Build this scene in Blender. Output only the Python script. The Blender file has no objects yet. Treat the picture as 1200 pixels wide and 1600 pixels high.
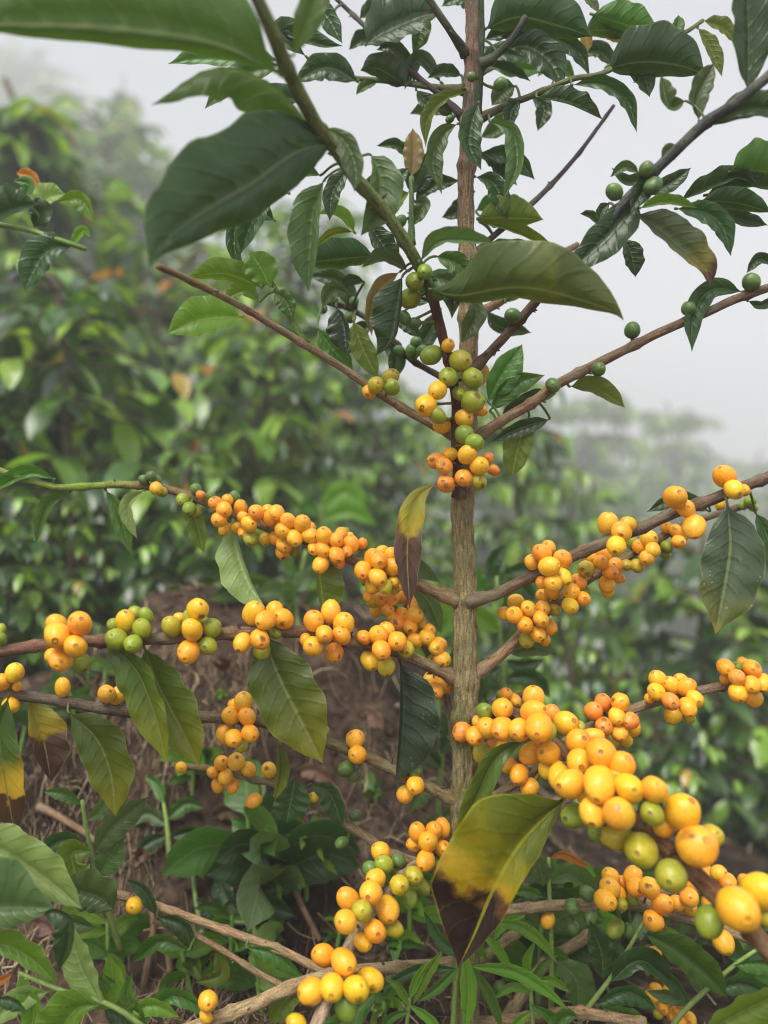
import bpy, math, random
from mathutils import Vector, Matrix, noise
# ------------------------------------------------------------------ camera, world, light, exposure
C = bpy.context.scene
col = bpy.data.collections.new('place'); C.collection.children.link(col)
F = 1200.0; CZ = 1.0                       # focal length in photo pixels, camera height
cam = bpy.data.cameras.new('camera'); camo = bpy.data.objects.new('camera', cam)
C.collection.objects.link(camo); C.camera = camo
camo.location = (0, 0, CZ); camo.rotation_euler = (math.radians(90), 0, 0)
cam.sensor_fit = 'VERTICAL'; cam.sensor_height = 36; cam.lens = 27
cam.clip_start = 0.02; cam.clip_end = 500
cam.dof.use_dof = True; cam.dof.focus_distance = 0.56; cam.dof.aperture_fstop = 2.9; cam.dof.aperture_blades = 0
SUN_EL, SUN_AZ = math.radians(58), math.radians(205)
w = bpy.data.worlds.new('World'); C.world = w; w.use_nodes = True
nt = w.node_tree; bg = nt.nodes['Background']
sky = nt.nodes.new('ShaderNodeTexSky'); sky.sky_type = 'NISHITA'; sky.sun_disc = False
sky.sun_elevation = SUN_EL; sky.sun_rotation = SUN_AZ; sky.air_density = 1.0; sky.dust_density = 4.0; sky.altitude = 1700
hs = nt.nodes.new('ShaderNodeHueSaturation'); hs.inputs['Saturation'].default_value = 0.32
nt.links.new(sky.outputs[0], hs.inputs['Color']); nt.links.new(hs.outputs[0], bg.inputs[0])
bg.inputs[1].default_value = 0.125
sl = bpy.data.lights.new('sun', 'SUN'); sl.energy = 3.3; sl.angle = math.radians(36); sl.color = (1, .96, .9)
so = bpy.data.objects.new('sun', sl); C.collection.objects.link(so)
sdir = Vector((math.sin(SUN_AZ) * math.cos(SUN_EL), math.cos(SUN_AZ) * math.cos(SUN_EL), math.sin(SUN_EL)))
so.rotation_euler = sdir.to_track_quat('Z', 'Y').to_euler(); so.location = (0, 0, 8)
C.view_settings.view_transform = 'Standard'; C.view_settings.look = 'None'; C.view_settings.gamma = 1
C.view_settings.exposure = 0.82; C.view_settings.use_curve_mapping = False
C.cycles.use_denoising = True; C.cycles.filter_width = 1.1; C.cycles.max_bounces = 8; C.cycles.volume_bounces = 3
C.cycles.diffuse_bounces = 4; C.cycles.glossy_bounces = 3; C.cycles.transmission_bounces = 6
C.cycles.transparent_max_bounces = 8
C.cycles.sample_clamp_indirect = 6
R = random.Random(7)

# ------------------------------------------------------------------ helpers
def P(x, y, d):                            # photo pixel + distance in metres -> world point
    return Vector(((x - 600) / F * d, d, CZ + (800 - y) / F * d))
WO = {}                                    # world origin of every object (translation only)
def put(name, verts, faces, mats, parent=None, origin=None, uvs=None, cols=None, midx=None, smooth=True):
    o0 = origin if origin is not None else Vector((0, 0, 0))
    me = bpy.data.meshes.new(name)
    me.from_pydata([tuple(v - o0) for v in verts], [], faces)
    if not isinstance(mats, (list, tuple)): mats = [mats]
    for m in mats: me.materials.append(m)
    if midx: me.polygons.foreach_set('material_index', midx)
    me.polygons.foreach_set('use_smooth', [smooth] * len(me.polygons))
    if uvs:
        ul = me.uv_layers.new(name='UVMap'); buf = []
        for l in me.loops: buf.extend(uvs[l.vertex_index])
        ul.data.foreach_set('uv', buf)
    if cols:
        ca = me.color_attributes.new('Col', 'FLOAT_COLOR', 'POINT')
        buf = []
        for c in cols: buf.extend((c[0], c[1], c[2], 1))
        ca.data.foreach_set('color', buf)
    me.update()
    o = bpy.data.objects.new(name, me); col.objects.link(o)
    par = Vector((0, 0, 0))
    if parent is not None: o.parent = parent; par = WO[parent.name]
    o.location = o0 - par; WO[o.name] = o0.copy()
    return o
def thing(name, label, cat, loc, group=None):
    o = bpy.data.objects.new(name, None); col.objects.link(o); o.empty_display_size = .05
    o.location = loc; WO[o.name] = Vector(loc)
    return tag(o, label, cat, group)
def tag(o, label=None, cat=None, group=None, kind=None):
    if label: o['label'] = label
    if cat: o['category'] = cat
    if group: o['group'] = group
    if kind: o['kind'] = kind
    return o
def cr(pts, n):                            # Catmull-Rom through pts (Vectors), n samples evenly by length
    q = [pts[0] * 2 - pts[1]] + list(pts) + [pts[-1] * 2 - pts[-2]]
    dense = []
    for i in range(1, len(q) - 2):
        a, b, c, d = q[i - 1], q[i], q[i + 1], q[i + 2]
        for k in range(12):
            t = k / 12
            dense.append(.5 * ((2 * b) + (c - a) * t + (2 * a - 5 * b + 4 * c - d) * t * t + (3 * b - a - 3 * c + d) * t ** 3))
    dense.append(q[-2].copy())
    L = [0]
    for i in range(1, len(dense)): L.append(L[-1] + (dense[i] - dense[i - 1]).length)
    out = []; j = 0
    for k in range(n):
        s = L[-1] * k / (n - 1)
        while j < len(L) - 2 and L[j + 1] < s: j += 1
        f = (s - L[j]) / max(1e-9, L[j + 1] - L[j])
        out.append(dense[j].lerp(dense[j + 1], min(1, max(0, f))))
    return out
def lin(c): return tuple(((v / 255) / 12.92 if v / 255 < .04045 else ((v / 255 + .055) / 1.055) ** 2.4) for v in c)
def smooth(a, b, x):
    t = min(1, max(0, (x - a) / (b - a))); return t * t * (3 - 2 * t)
def mix(a, b, t): return tuple(x + (y - x) * t for x, y in zip(a, b))
class MB:                                  # collects shapes into one mesh
    def __init__(s): s.v = []; s.f = []; s.c = []; s.uv = []; s.mi = []
    def tube(s, pts, rad, cols, seg=10, rough=0.0, seed=0, caps=True):
        n = len(pts); b0 = len(s.v); up = None; ln = 0
        for i, p in enumerate(pts):
            T = (pts[min(n - 1, i + 1)] - pts[max(0, i - 1)]).normalized()
            if i: ln += (p - pts[i - 1]).length
            if up is None:
                up = T.orthogonal().normalized()
            up = (up - T * up.dot(T)).normalized(); sd = T.cross(up)
            r = rad[i] if isinstance(rad, (list, tuple)) else rad
            c = cols[i] if isinstance(cols, list) else cols
            for k in range(seg):
                a = 2 * math.pi * k / seg
                rr = r
                if rough:
                    dv = up * math.cos(a) + sd * math.sin(a)
                    rr = r * (1 + rough * noise.noise(Vector((dv.x * 5 + seed, dv.y * 5, dv.z * 5 + i * .35)))
                              + rough * .6 * noise.noise(Vector((math.cos(a) * 3, math.sin(a) * 3 + seed, i * .12))))
                s.v.append(p + (up * math.cos(a) + sd * math.sin(a)) * rr); s.c.append(c)
                s.uv.append((2 * abs(k / seg - .5), ln))
        for i in range(n - 1):
            for k in range(seg):
                a = b0 + i * seg + k; b = b0 + i * seg + (k + 1) % seg
                s.f.append((a, b, b + seg, a + seg)); s.mi.append(0)
        if caps:
            s.f.append(tuple(b0 + k for k in reversed(range(seg)))); s.mi.append(0)
            s.f.append(tuple(b0 + (n - 1) * seg + k for k in range(seg))); s.mi.append(0)
        return s
    def add(s, v, f, uv, c, mi=0):
        b = len(s.v); s.v += v; s.f += [tuple(i + b for i in q) for q in f]; s.uv += uv; s.c += c; s.mi += [mi] * len(f)
    def build(s, name, mats, parent=None, origin=None):
        return put(name, s.v, s.f, mats, parent, origin, s.uv, s.c, s.mi)

# ------------------------------------------------------------------ materials
def nm(name):
    m = bpy.data.materials.new(name); m.use_nodes = True
    t = m.node_tree; t.nodes.clear()
    o = t.nodes.new('ShaderNodeOutputMaterial')
    return m, t, o
def N(t, typ, **kw):
    n = t.nodes.new(typ)
    for k, v in kw.items(): setattr(n, k, v)
    return n
def math_(t, op, a, b=None, clamp=False):
    n = N(t, 'ShaderNodeMath', operation=op); n.use_clamp = clamp
    for i, x in enumerate((a, b)):
        if x is None: continue
        if isinstance(x, (int, float)): n.inputs[i].default_value = x
        else: t.links.new(x, n.inputs[i])
    return n.outputs[0]
def ramp(t, fac, stops):
    r = N(t, 'ShaderNodeValToRGB'); e = r.color_ramp.elements
    while len(e) < len(stops): e.new(.5)
    for q, (p, c) in zip(e, stops): q.position = p; q.color = (*c, 1)
    if fac is not None: t.links.new(fac, r.inputs[0])
    return r.outputs[0]
def mixc(t, f, a, b, mode='MIX'):
    n = N(t, 'ShaderNodeMix', data_type='RGBA', blend_type=mode)
    for s, x in ((n.inputs[0], f), (n.inputs[6], a), (n.inputs[7], b)):
        if isinstance(x, (int, float)): s.default_value = x
        elif isinstance(x, tuple): s.default_value = (*x, 1)
        else: t.links.new(x, s)
    return n.outputs[2]
def leaf_mat(name, base, vein=None, trans=.3, tcol=None, rough=.38, zones=None, spot=.0):
    """zones: list of (position along leaf, colour) for yellowing and dead tissue"""
    m, t, o = nm(name)
    uv = N(t, 'ShaderNodeUVMap'); sp = N(t, 'ShaderNodeSeparateXYZ'); t.links.new(uv.outputs[0], sp.inputs[0])
    u = sp.outputs[0]; v = math_(t, 'ABSOLUTE', math_(t, 'SUBTRACT', sp.outputs[1], .5)); v = math_(t, 'MULTIPLY', v, 2)
    tc = N(t, 'ShaderNodeTexCoord'); oi = N(t, 'ShaderNodeObjectInfo')
    nz = N(t, 'ShaderNodeTexNoise'); nz.inputs['Scale'].default_value = 60; nz.inputs['Detail'].default_value = 4
    t.links.new(tc.outputs['Object'], nz.inputs['Vector'])
    n2 = N(t, 'ShaderNodeTexNoise'); n2.inputs['Scale'].default_value = 420; n2.inputs['Detail'].default_value = 3
    t.links.new(tc.outputs['Object'], n2.inputs['Vector'])
    c = base
    if zones:
        f = math_(t, 'ADD', u, math_(t, 'MULTIPLY', math_(t, 'SUBTRACT', nz.outputs[0], .5), .34))
        f = math_(t, 'ADD', f, math_(t, 'MULTIPLY', v, .06))
        c = ramp(t, f, [(0, base)] + zones)
    c = mixc(t, math_(t, 'MULTIPLY', nz.outputs[0], .75), c, mixc(t, .5, c, (base[0] * 1.5, base[1] * 1.15, base[2] * .6)) if not zones else c)
    c = mixc(t, math_(t, 'MULTIPLY', n2.outputs[0], .35), c, mixc(t, 1.0, c, (.45, .5, .45), 'MULTIPLY'))
    # veins
    ph = math_(t, 'SUBTRACT', math_(t, 'MULTIPLY', u, 9.0), math_(t, 'MULTIPLY', math_(t, 'POWER', v, 1.2), 1.5))
    ph = math_(t, 'ADD', ph, math_(t, 'MULTIPLY', math_(t, 'SUBTRACT', nz.outputs[0], .5), .9))
    fr = math_(t, 'ABSOLUTE', math_(t, 'SUBTRACT', math_(t, 'FRACT', ph), .5))
    sv = math_(t, 'LESS_THAN', fr, .035)
    mid = math_(t, 'LESS_THAN', v, .045)
    vc = vein or mix(base, (.25, .30, .12), .45)
    c = mixc(t, math_(t, 'MULTIPLY', sv, .08 if zones else .2), c, vc)
    c = mixc(t, math_(t, 'MULTIPLY', mid, .75), c, vc)
    edge = math_(t, 'GREATER_THAN', v, .965)
    c = mixc(t, math_(t, 'MULTIPLY', edge, .45), c, vc)
    if spot:
        wz = N(t, 'ShaderNodeTexNoise'); wz.inputs['Scale'].default_value = 700; t.links.new(tc.outputs['Object'], wz.inputs['Vector'])
        msk = math_(t, 'MULTIPLY', math_(t, 'GREATER_THAN', wz.outputs[0], .70), math_(t, 'GREATER_THAN', nz.outputs[0], .52))
        c = mixc(t, math_(t, 'MULTIPLY', msk, spot), c, (.55, .58, .52))
    rs = N(t, 'ShaderNodeTexNoise'); rs.inputs['Scale'].default_value = 210; rs.inputs['Detail'].default_value = 2; t.links.new(tc.outputs['Object'], rs.inputs['Vector'])
    c = mixc(t, math_(t, 'MULTIPLY', ramp(t, rs.outputs[0], [(.70, (0, 0, 0)), (.75, (1, 1, 1))]), .55), c, (.13, .085, .03))
    hv = N(t, 'ShaderNodeHueSaturation'); t.links.new(c, hv.inputs['Color'])
    t.links.new(math_(t, 'ADD', math_(t, 'MULTIPLY', oi.outputs['Random'], .4), .8), hv.inputs['Value'])
    t.links.new(math_(t, 'ADD', math_(t, 'MULTIPLY', oi.outputs['Random'], .025), .4875), hv.inputs['Hue'])
    c = hv.outputs[0]
    b = N(t, 'ShaderNodeBsdfPrincipled'); t.links.new(c, b.inputs['Base Color'])
    t.links.new(math_(t, 'ADD', math_(t, 'MULTIPLY', nz.outputs[0], .22), rough - .1), b.inputs['Roughness'])
    b.inputs['Specular IOR Level'].default_value = .15 if zones and trans < .25 else .5
    bp = N(t, 'ShaderNodeBump'); bp.inputs['Strength'].default_value = .5; bp.inputs['Distance'].default_value = .0011
    hgt = math_(t, 'ADD', math_(t, 'MULTIPLY', math_(t, 'MINIMUM', fr, .18), 2.5), math_(t, 'MULTIPLY', n2.outputs[0], .35))
    t.links.new(hgt, bp.inputs['Height']); t.links.new(bp.outputs[0], b.inputs['Normal'])
    tr = N(t, 'ShaderNodeBsdfTranslucent')
    tcl = mixc(t, 1.0, c, tcol or (1.9, 1.9, .8), 'MULTIPLY'); t.links.new(tcl, tr.inputs[0])
    mx = N(t, 'ShaderNodeMixShader'); mx.inputs[0].default_value = trans
    t.links.new(b.outputs[0], mx.inputs[1]); t.links.new(tr.outputs[0], mx.inputs[2]); t.links.new(mx.outputs[0], o.inputs[0])
    return m
def G(r, g, b): return lin((r, g, b))
LM = {
 'dk': leaf_mat('leaf_dark_green', (.032, .080, .021), trans=.28, rough=.33),
 'gy': leaf_mat('leaf_grey_green', (.078, .140, .045), trans=.32, rough=.42, vein=(.16, .21, .09)),
 'mo': leaf_mat('leaf_mottled', (.060, .095, .022), trans=.26, vein=(.17, .20, .05), zones=[(.5, (.075, .11, .02)), (.62, (.13, .15, .02)), (.72, (.07, .10, .02)), (1, (.10, .12, .02))]),
 'md': leaf_mat('leaf_mid_green', (.060, .155, .018), trans=.32),
 'ol': leaf_mat('leaf_olive', (.110, .170, .014), trans=.34, vein=(.24, .27, .07), rough=.42),
 'lt': leaf_mat('leaf_bright_green', (.125, .27, .022), trans=.42, vein=(.28, .40, .10)),
 'pl': leaf_mat('leaf_pale_green', (.24, .37, .115), trans=.30, vein=(.36, .45, .18), rough=.45),
 'yl': leaf_mat('leaf_yellow', (.42, .30, .035), trans=.4, vein=(.5, .36, .06)),
 'or': leaf_mat('leaf_orange', (.50, .21, .02), trans=.4, vein=(.5, .3, .06)),
 'bf': leaf_mat('leaf_buff', (.23, .17, .06), trans=.35, vein=(.2, .15, .05)),
 'sp': leaf_mat('leaf_speckled', (.060, .095, .045), trans=.25, vein=(.2, .25, .1), spot=.8, zones=[(.62, (.062, .098, .045)), (.9, (.13, .15, .03)), (1.0, (.25, .22, .03))]),
 'ds': leaf_mat('leaf_dusty_dark', (.032, .062, .034), trans=.12, vein=(.10, .15, .07), spot=.7, rough=.33),
 'hd': leaf_mat('leaf_half_dead', (.070, .085, .005), trans=.10, vein=(.26, .23, .015), rough=.38, tcol=(1.4, 1.3, .5),
                zones=[(.32, (.085, .098, .005)), (.50, (.18, .145, .005)), (.61, (.30, .17, .006)), (.65, (.12, .05, .012)), (.69, (.020, .010, .008)), (1, (.030, .015, .011))]),
 'yb': leaf_mat('leaf_yellow_brown', (.30, .25, .03), trans=.25, vein=(.3, .25, .05), rough=.5,
                zones=[(.25, (.28, .26, .03)), (.42, (.40, .29, .02)), (.50, (.12, .055, .035)), (.6, (.085, .042, .034)), (1, (.075, .036, .028))]),
 'gb': leaf_mat('leaf_green_yellow_brown', (.045, .085, .018), trans=.2, vein=(.12, .15, .04), rough=.5,
                zones=[(.4, (.06, .10, .018)), (.58, (.36, .24, .015)), (.70, (.46, .26, .02)), (.73, (.07, .03, .015)), (1, (.045, .024, .016))]),
 'yt': leaf_mat('leaf_yellowing', (.066, .118, .010), trans=.3, vein=(.22, .25, .07), rough=.4,
                zones=[(.45, (.080, .130, .010)), (.75, (.15, .18, .014)), (1, (.24, .24, .012))]),
 'bt': leaf_mat('leaf_brown_tip', (.075, .105, .045), trans=.3, vein=(.16, .19, .07),
                zones=[(.55, (.09, .12, .045)), (.78, (.24, .21, .04)), (.9, (.12, .05, .03)), (1, (.06, .03, .02))]),
}
def attr_mat(name, rough=.5, spec=.4, bump=0, bscale=200, trans=0, sss=0, stretch=None, coat=0, vary=.3):
    m, t, o = nm(name)
    a = N(t, 'ShaderNodeVertexColor', layer_name='Col'); tc = N(t, 'ShaderNodeTexCoord')
    nz = N(t, 'ShaderNodeTexNoise'); nz.inputs['Scale'].default_value = bscale; nz.inputs['Detail'].default_value = 5
    src = tc.outputs['Object']
    if stretch:
        mp = N(t, 'ShaderNodeMapping'); mp.inputs['Scale'].default_value = stretch; t.links.new(src, mp.inputs[0]); src = mp.outputs[0]
    t.links.new(src, nz.inputs['Vector'])
    f = ramp(t, nz.outputs[0], [(.3, (1 - vary,) * 3), (.7, (1 + vary,) * 3)])
    c = mixc(t, 1.0, a.outputs[0], f, 'MULTIPLY')
    b = N(t, 'ShaderNodeBsdfPrincipled'); t.links.new(c, b.inputs['Base Color'])
    b.inputs['Roughness'].default_value = rough; b.inputs['Specular IOR Level'].default_value = spec
    if coat: b.inputs['Coat Weight'].default_value = coat; b.inputs['Coat Roughness'].default_value = .18
    if sss:
        b.inputs['Subsurface Weight'].default_value = sss; b.inputs['Subsurface Radius'].default_value = (1, .5, .15); b.inputs['Subsurface Scale'].default_value = .003
    if bump:
        bp = N(t, 'ShaderNodeBump'); bp.inputs['Strength'].default_value = bump; bp.inputs['Distance'].default_value = .002
        t.links.new(nz.outputs[0], bp.inputs['Height']); t.links.new(bp.outputs[0], b.inputs['Normal'])
    out = b.outputs[0]
    if trans:
        tr = N(t, 'ShaderNodeBsdfTranslucent'); t.links.new(mixc(t, 1.0, c, (2.0, 1.9, .7), 'MULTIPLY'), tr.inputs[0])
        mx = N(t, 'ShaderNodeMixShader'); mx.inputs[0].default_value = trans
        t.links.new(out, mx.inputs[1]); t.links.new(tr.outputs[0], mx.inputs[2]); out = mx.outputs[0]
    t.links.new(out, o.inputs[0])
    return m
def bark_mat(name, around, along, depth, crack, light, bump):
    """bark with lengthwise fissures, paler ridges and specks of lichen; uv.x runs round the stem, uv.y is metres along it"""
    m, t, o = nm(name)
    a = N(t, 'ShaderNodeVertexColor', layer_name='Col'); uv = N(t, 'ShaderNodeUVMap'); tc = N(t, 'ShaderNodeTexCoord')
    mp = N(t, 'ShaderNodeMapping'); mp.inputs['Scale'].default_value = (around, along, 1); t.links.new(uv.outputs[0], mp.inputs[0])
    n1 = N(t, 'ShaderNodeTexNoise'); n1.inputs['Scale'].default_value = 1; n1.inputs['Detail'].default_value = 6; n1.inputs['Roughness'].default_value = .65
    n1.inputs['Distortion'].default_value = .6
    t.links.new(mp.outputs[0], n1.inputs['Vector'])
    n2 = N(t, 'ShaderNodeTexNoise'); n2.inputs['Scale'].default_value = 900; n2.inputs['Detail'].default_value = 4; t.links.new(tc.outputs['Object'], n2.inputs['Vector'])
    n3 = N(t, 'ShaderNodeTexNoise'); n3.inputs['Scale'].default_value = 70; n3.inputs['Detail'].default_value = 3; t.links.new(tc.outputs['Object'], n3.inputs['Vector'])
    f = ramp(t, n1.outputs[0], [(.34, (crack,) * 3), (.45, (.75,) * 3), (.56, (1.05,) * 3), (.68, (light,) * 3)])
    c = mixc(t, 1.0, a.outputs[0], f, 'MULTIPLY')
    c = mixc(t, .6, c, mixc(t, 1.0, c, ramp(t, n2.outputs[0], [(.35, (.55,) * 3), (.65, (1.45,) * 3)]), 'MULTIPLY'))
    c = mixc(t, math_(t, 'MULTIPLY', ramp(t, n3.outputs[0], [(.5, (0, 0, 0)), (.68, (1, 1, 1))]), .42), c, (.24, .235, .155))
    b = N(t, 'ShaderNodeBsdfPrincipled'); t.links.new(c, b.inputs['Base Color']); b.inputs['Roughness'].default_value = .82; b.inputs['Specular IOR Level'].default_value = .22
    bp = N(t, 'ShaderNodeBump'); bp.inputs['Strength'].default_value = bump; bp.inputs['Distance'].default_value = depth
    t.links.new(math_(t, 'ADD', n1.outputs[0], math_(t, 'MULTIPLY', n2.outputs[0], .3)), bp.inputs['Height']); t.links.new(bp.outputs[0], b.inputs['Normal'])
    t.links.new(b.outputs[0], o.inputs[0])
    return m
M_bark = bark_mat('trunk_bark', 13, 70, .004, .38, 1.4, 1.0)
M_twig = bark_mat('twig_bark', 5, 75, .0015, .45, 1.4, .8)
M_berry = attr_mat('berry_skin', .40, .45, .10, 600, coat=.08, vary=.13)
M_foliage = attr_mat('shrub_foliage', .32, .65, .15, 90, trans=.36, vary=.3, coat=.55)
M_soil = attr_mat('dark_soil', .95, .12, 1.0, 110, vary=.75)
M_straw = attr_mat('dry_straw', .8, .2, 0, 300, trans=.1)

# ------------------------------------------------------------------ leaf geometry
PROF = [(0, .035), (.05, .06), (.11, .42), (.2, .74), (.3, .93), (.42, 1), (.55, 1), (.68, .9), (.8, .66), (.89, .36), (.95, .13), (1, .01)]
def prof(u, tab=PROF):
    for (a, x), (b, y) in zip(tab, tab[1:]):
        if u <= b:
            t = (u - a) / (b - a); return x + (y - x) * t
    return tab[-1][1]
LANCE = [(0, .15), (.1, .5), (.3, .95), (.5, 1), (.7, .8), (.88, .4), (1, .02)]
def leaf_geo(pts, wl, wr, zl, zr, seed=0, nu=28, nh=5, tab=PROF, ruf=1.0):
    """pts: Vectors along the midrib. wl/wr: half widths across the view, zl/zr: towards the camera (photo px at that depth)."""
    rr = random.Random(seed); mid = cr(pts, nu)
    wavp = rr.uniform(0, 6.28); wavq = rr.uniform(0, 6.28); wf = rr.uniform(3.2, 5.2)
    L = sum((mid[i + 1] - mid[i]).length for i in range(nu - 1))
    V = []; UV = []; FC = []
    cols = 2 * nh + 1; pl = None
    for i, p in enumerate(mid):
        u = i / (nu - 1)
        T = (mid[min(nu - 1, i + 1)] - mid[max(0, i - 1)]).normalized()
        l3 = Vector((-T.z, 0, T.x))
        if l3.length < .15 and pl is not None: l3 = pl
        l3.normalize()
        if pl is not None: l3 = (l3 * .6 + pl * .4).normalized()
        pl = l3
        sc = p.y / F; cm = Vector((0, -1, 0))
        lv = (l3 * wl + cm * zl) * sc; rv = (l3 * -wr + cm * zr) * sc
        nrm = T.cross(lv - rv)
        nrm = nrm.normalized() if nrm.length > 1e-9 else cm
        w = prof(u, tab) * (1 + .05 * math.sin(u * 21 + wavp))
        for k in range(-nh, nh + 1):
            s = abs(k) / nh; side = rv if k < 0 else lv
            wl_ = side.length
            q = p + side * (s * w)
            amp = wl_ * w
            off = .10 * amp * (4 * s * (1 - s)) - .02 * L * w * (1 if k == 0 else 0)
            off += .05 * amp * math.sin(2 * math.pi * (u * 9 - (s ** 1.2) * 1.5) + (0 if k >= 0 else .9)) * min(1, 3 * s) * (1 - .5 * s) * ruf
            off += .085 * amp * s * s * math.sin(u * wf * 6.28 + (wavp if k > 0 else wavq)) * ruf
            V.append(q + nrm * off); UV.append((u, .5 + .5 * k / nh))
    for i in range(nu - 1):
        for k in range(cols - 1):
            a = i * cols + k; FC.append((a, a + 1, a + 1 + cols, a + cols))
    area = L * (abs(wl) + abs(wr)) * pts[0].y / F
    return V, FC, UV, area
def near_depth(d): return .575 + (d - .575) * .65 if d < .72 else d - .045     # the tree keeps to a shallow layer of space
def parse_pts(s):
    out = []; d = None
    for tok in s.split():
        q = [float(a) for a in tok.split(',')]
        if len(q) > 2: d = q[2]; out.append([q[0], q[1], d])
        else: out.append([q[0], q[1], None])
    ks = [i for i, q in enumerate(out) if q[2] is not None]
    for i, q in enumerate(out):
        if q[2] is None:
            a = max([k for k in ks if k < i], default=None); b = min([k for k in ks if k > i], default=None)
            if b is None: q[2] = out[a][2]
            else: q[2] = out[a][2] + (out[b][2] - out[a][2]) * (i - a) / (b - a)
    for q in out: q[2] = near_depth(q[2])
    return out
# ------------------------------------------------------------------ terrain: a bank behind the tree, a hillside rising left, a slope falling right
def ground_smooth(x, y):
    left = smooth(.30, -.15, x)
    z = .565 + smooth(.62, .92 + .07 * noise.noise(Vector((x * 3.1, 0, 8))), y) * (.33 - .13 * smooth(-.18, -.5, x) + .05 * noise.noise(Vector((x * 5, 2, 1)))) * left
    z -= smooth(.95, 1.9, y) * .07 * left
    z += .17 * max(0, y - 2.0) * smooth(.6, -.6, x)
    z += .30 * max(0, -x - .25) * smooth(1.6, 4.5, y)
    z += .05 * max(0, -x - .1) * smooth(.5, .2, y)
    xr = max(0, x - .12)
    z -= .34 * xr * smooth(.55, 1.5, y) * (1 - .5 * smooth(1.2, 6, xr))
    z -= .16 * max(0, y - 1.3) * smooth(-.3, .5, x)
    return max(z, -6 - .02 * y)
def ground(x, y):
    z = ground_smooth(x, y)
    v = Vector((x, y, 0))
    z += .020 * noise.noise(v * 4.2) + .012 * noise.noise(v * 13 + Vector((5, 1, 2)))
    if y < 4 and abs(x) < 3: z += .009 * noise.noise(v * 30 + Vector((9, 4, 0))) + .006 * abs(noise.noise(v * 62)) + .004 * noise.noise(v * 120)
    return z
def hit(px_, py_):                          # where the line of sight through a photo pixel meets the soil
    d = .35
    while d < 6:
        p = P(px_, py_, d)
        if p.z <= ground(p.x, p.y): break
        d += .004
    p.z = ground(p.x, p.y); return p, d
def axis(dense0, dense1, step, lo, hi):
    a = []; v = dense0
    while v < dense1: a.append(v); v += step
    s = step
    while v < hi: a.append(v); s *= 1.16; v += s
    a.append(hi); b = []; v = dense0; s = step
    while v > lo:
        s *= 1.16; v -= s; b.append(max(v, lo))
    return list(reversed(b)) + a
gx = axis(-.95, .95, .0105, -70, 70); gy = axis(.35, 2.1, .0105, -8, 110)
gv = []; gf = []; gc = []
for yy in gy:
    for xx in gx:
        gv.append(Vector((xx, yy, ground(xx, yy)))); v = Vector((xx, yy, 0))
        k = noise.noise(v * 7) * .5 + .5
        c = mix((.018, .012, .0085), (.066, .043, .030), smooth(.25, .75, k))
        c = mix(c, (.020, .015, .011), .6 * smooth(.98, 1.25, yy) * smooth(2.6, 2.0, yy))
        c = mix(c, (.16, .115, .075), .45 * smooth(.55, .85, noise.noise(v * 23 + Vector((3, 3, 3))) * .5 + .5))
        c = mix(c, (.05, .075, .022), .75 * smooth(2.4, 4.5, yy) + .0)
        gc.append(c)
nx = len(gx)
for j in range(len(gy) - 1):
    for i in range(nx - 1): gf.append((j * nx + i, j * nx + i + 1, (j + 1) * nx + i + 1, (j + 1) * nx + i))
tag(put('ground', gv, gf, M_soil, None, None, None, gc), None, None, None, 'structure')
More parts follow.
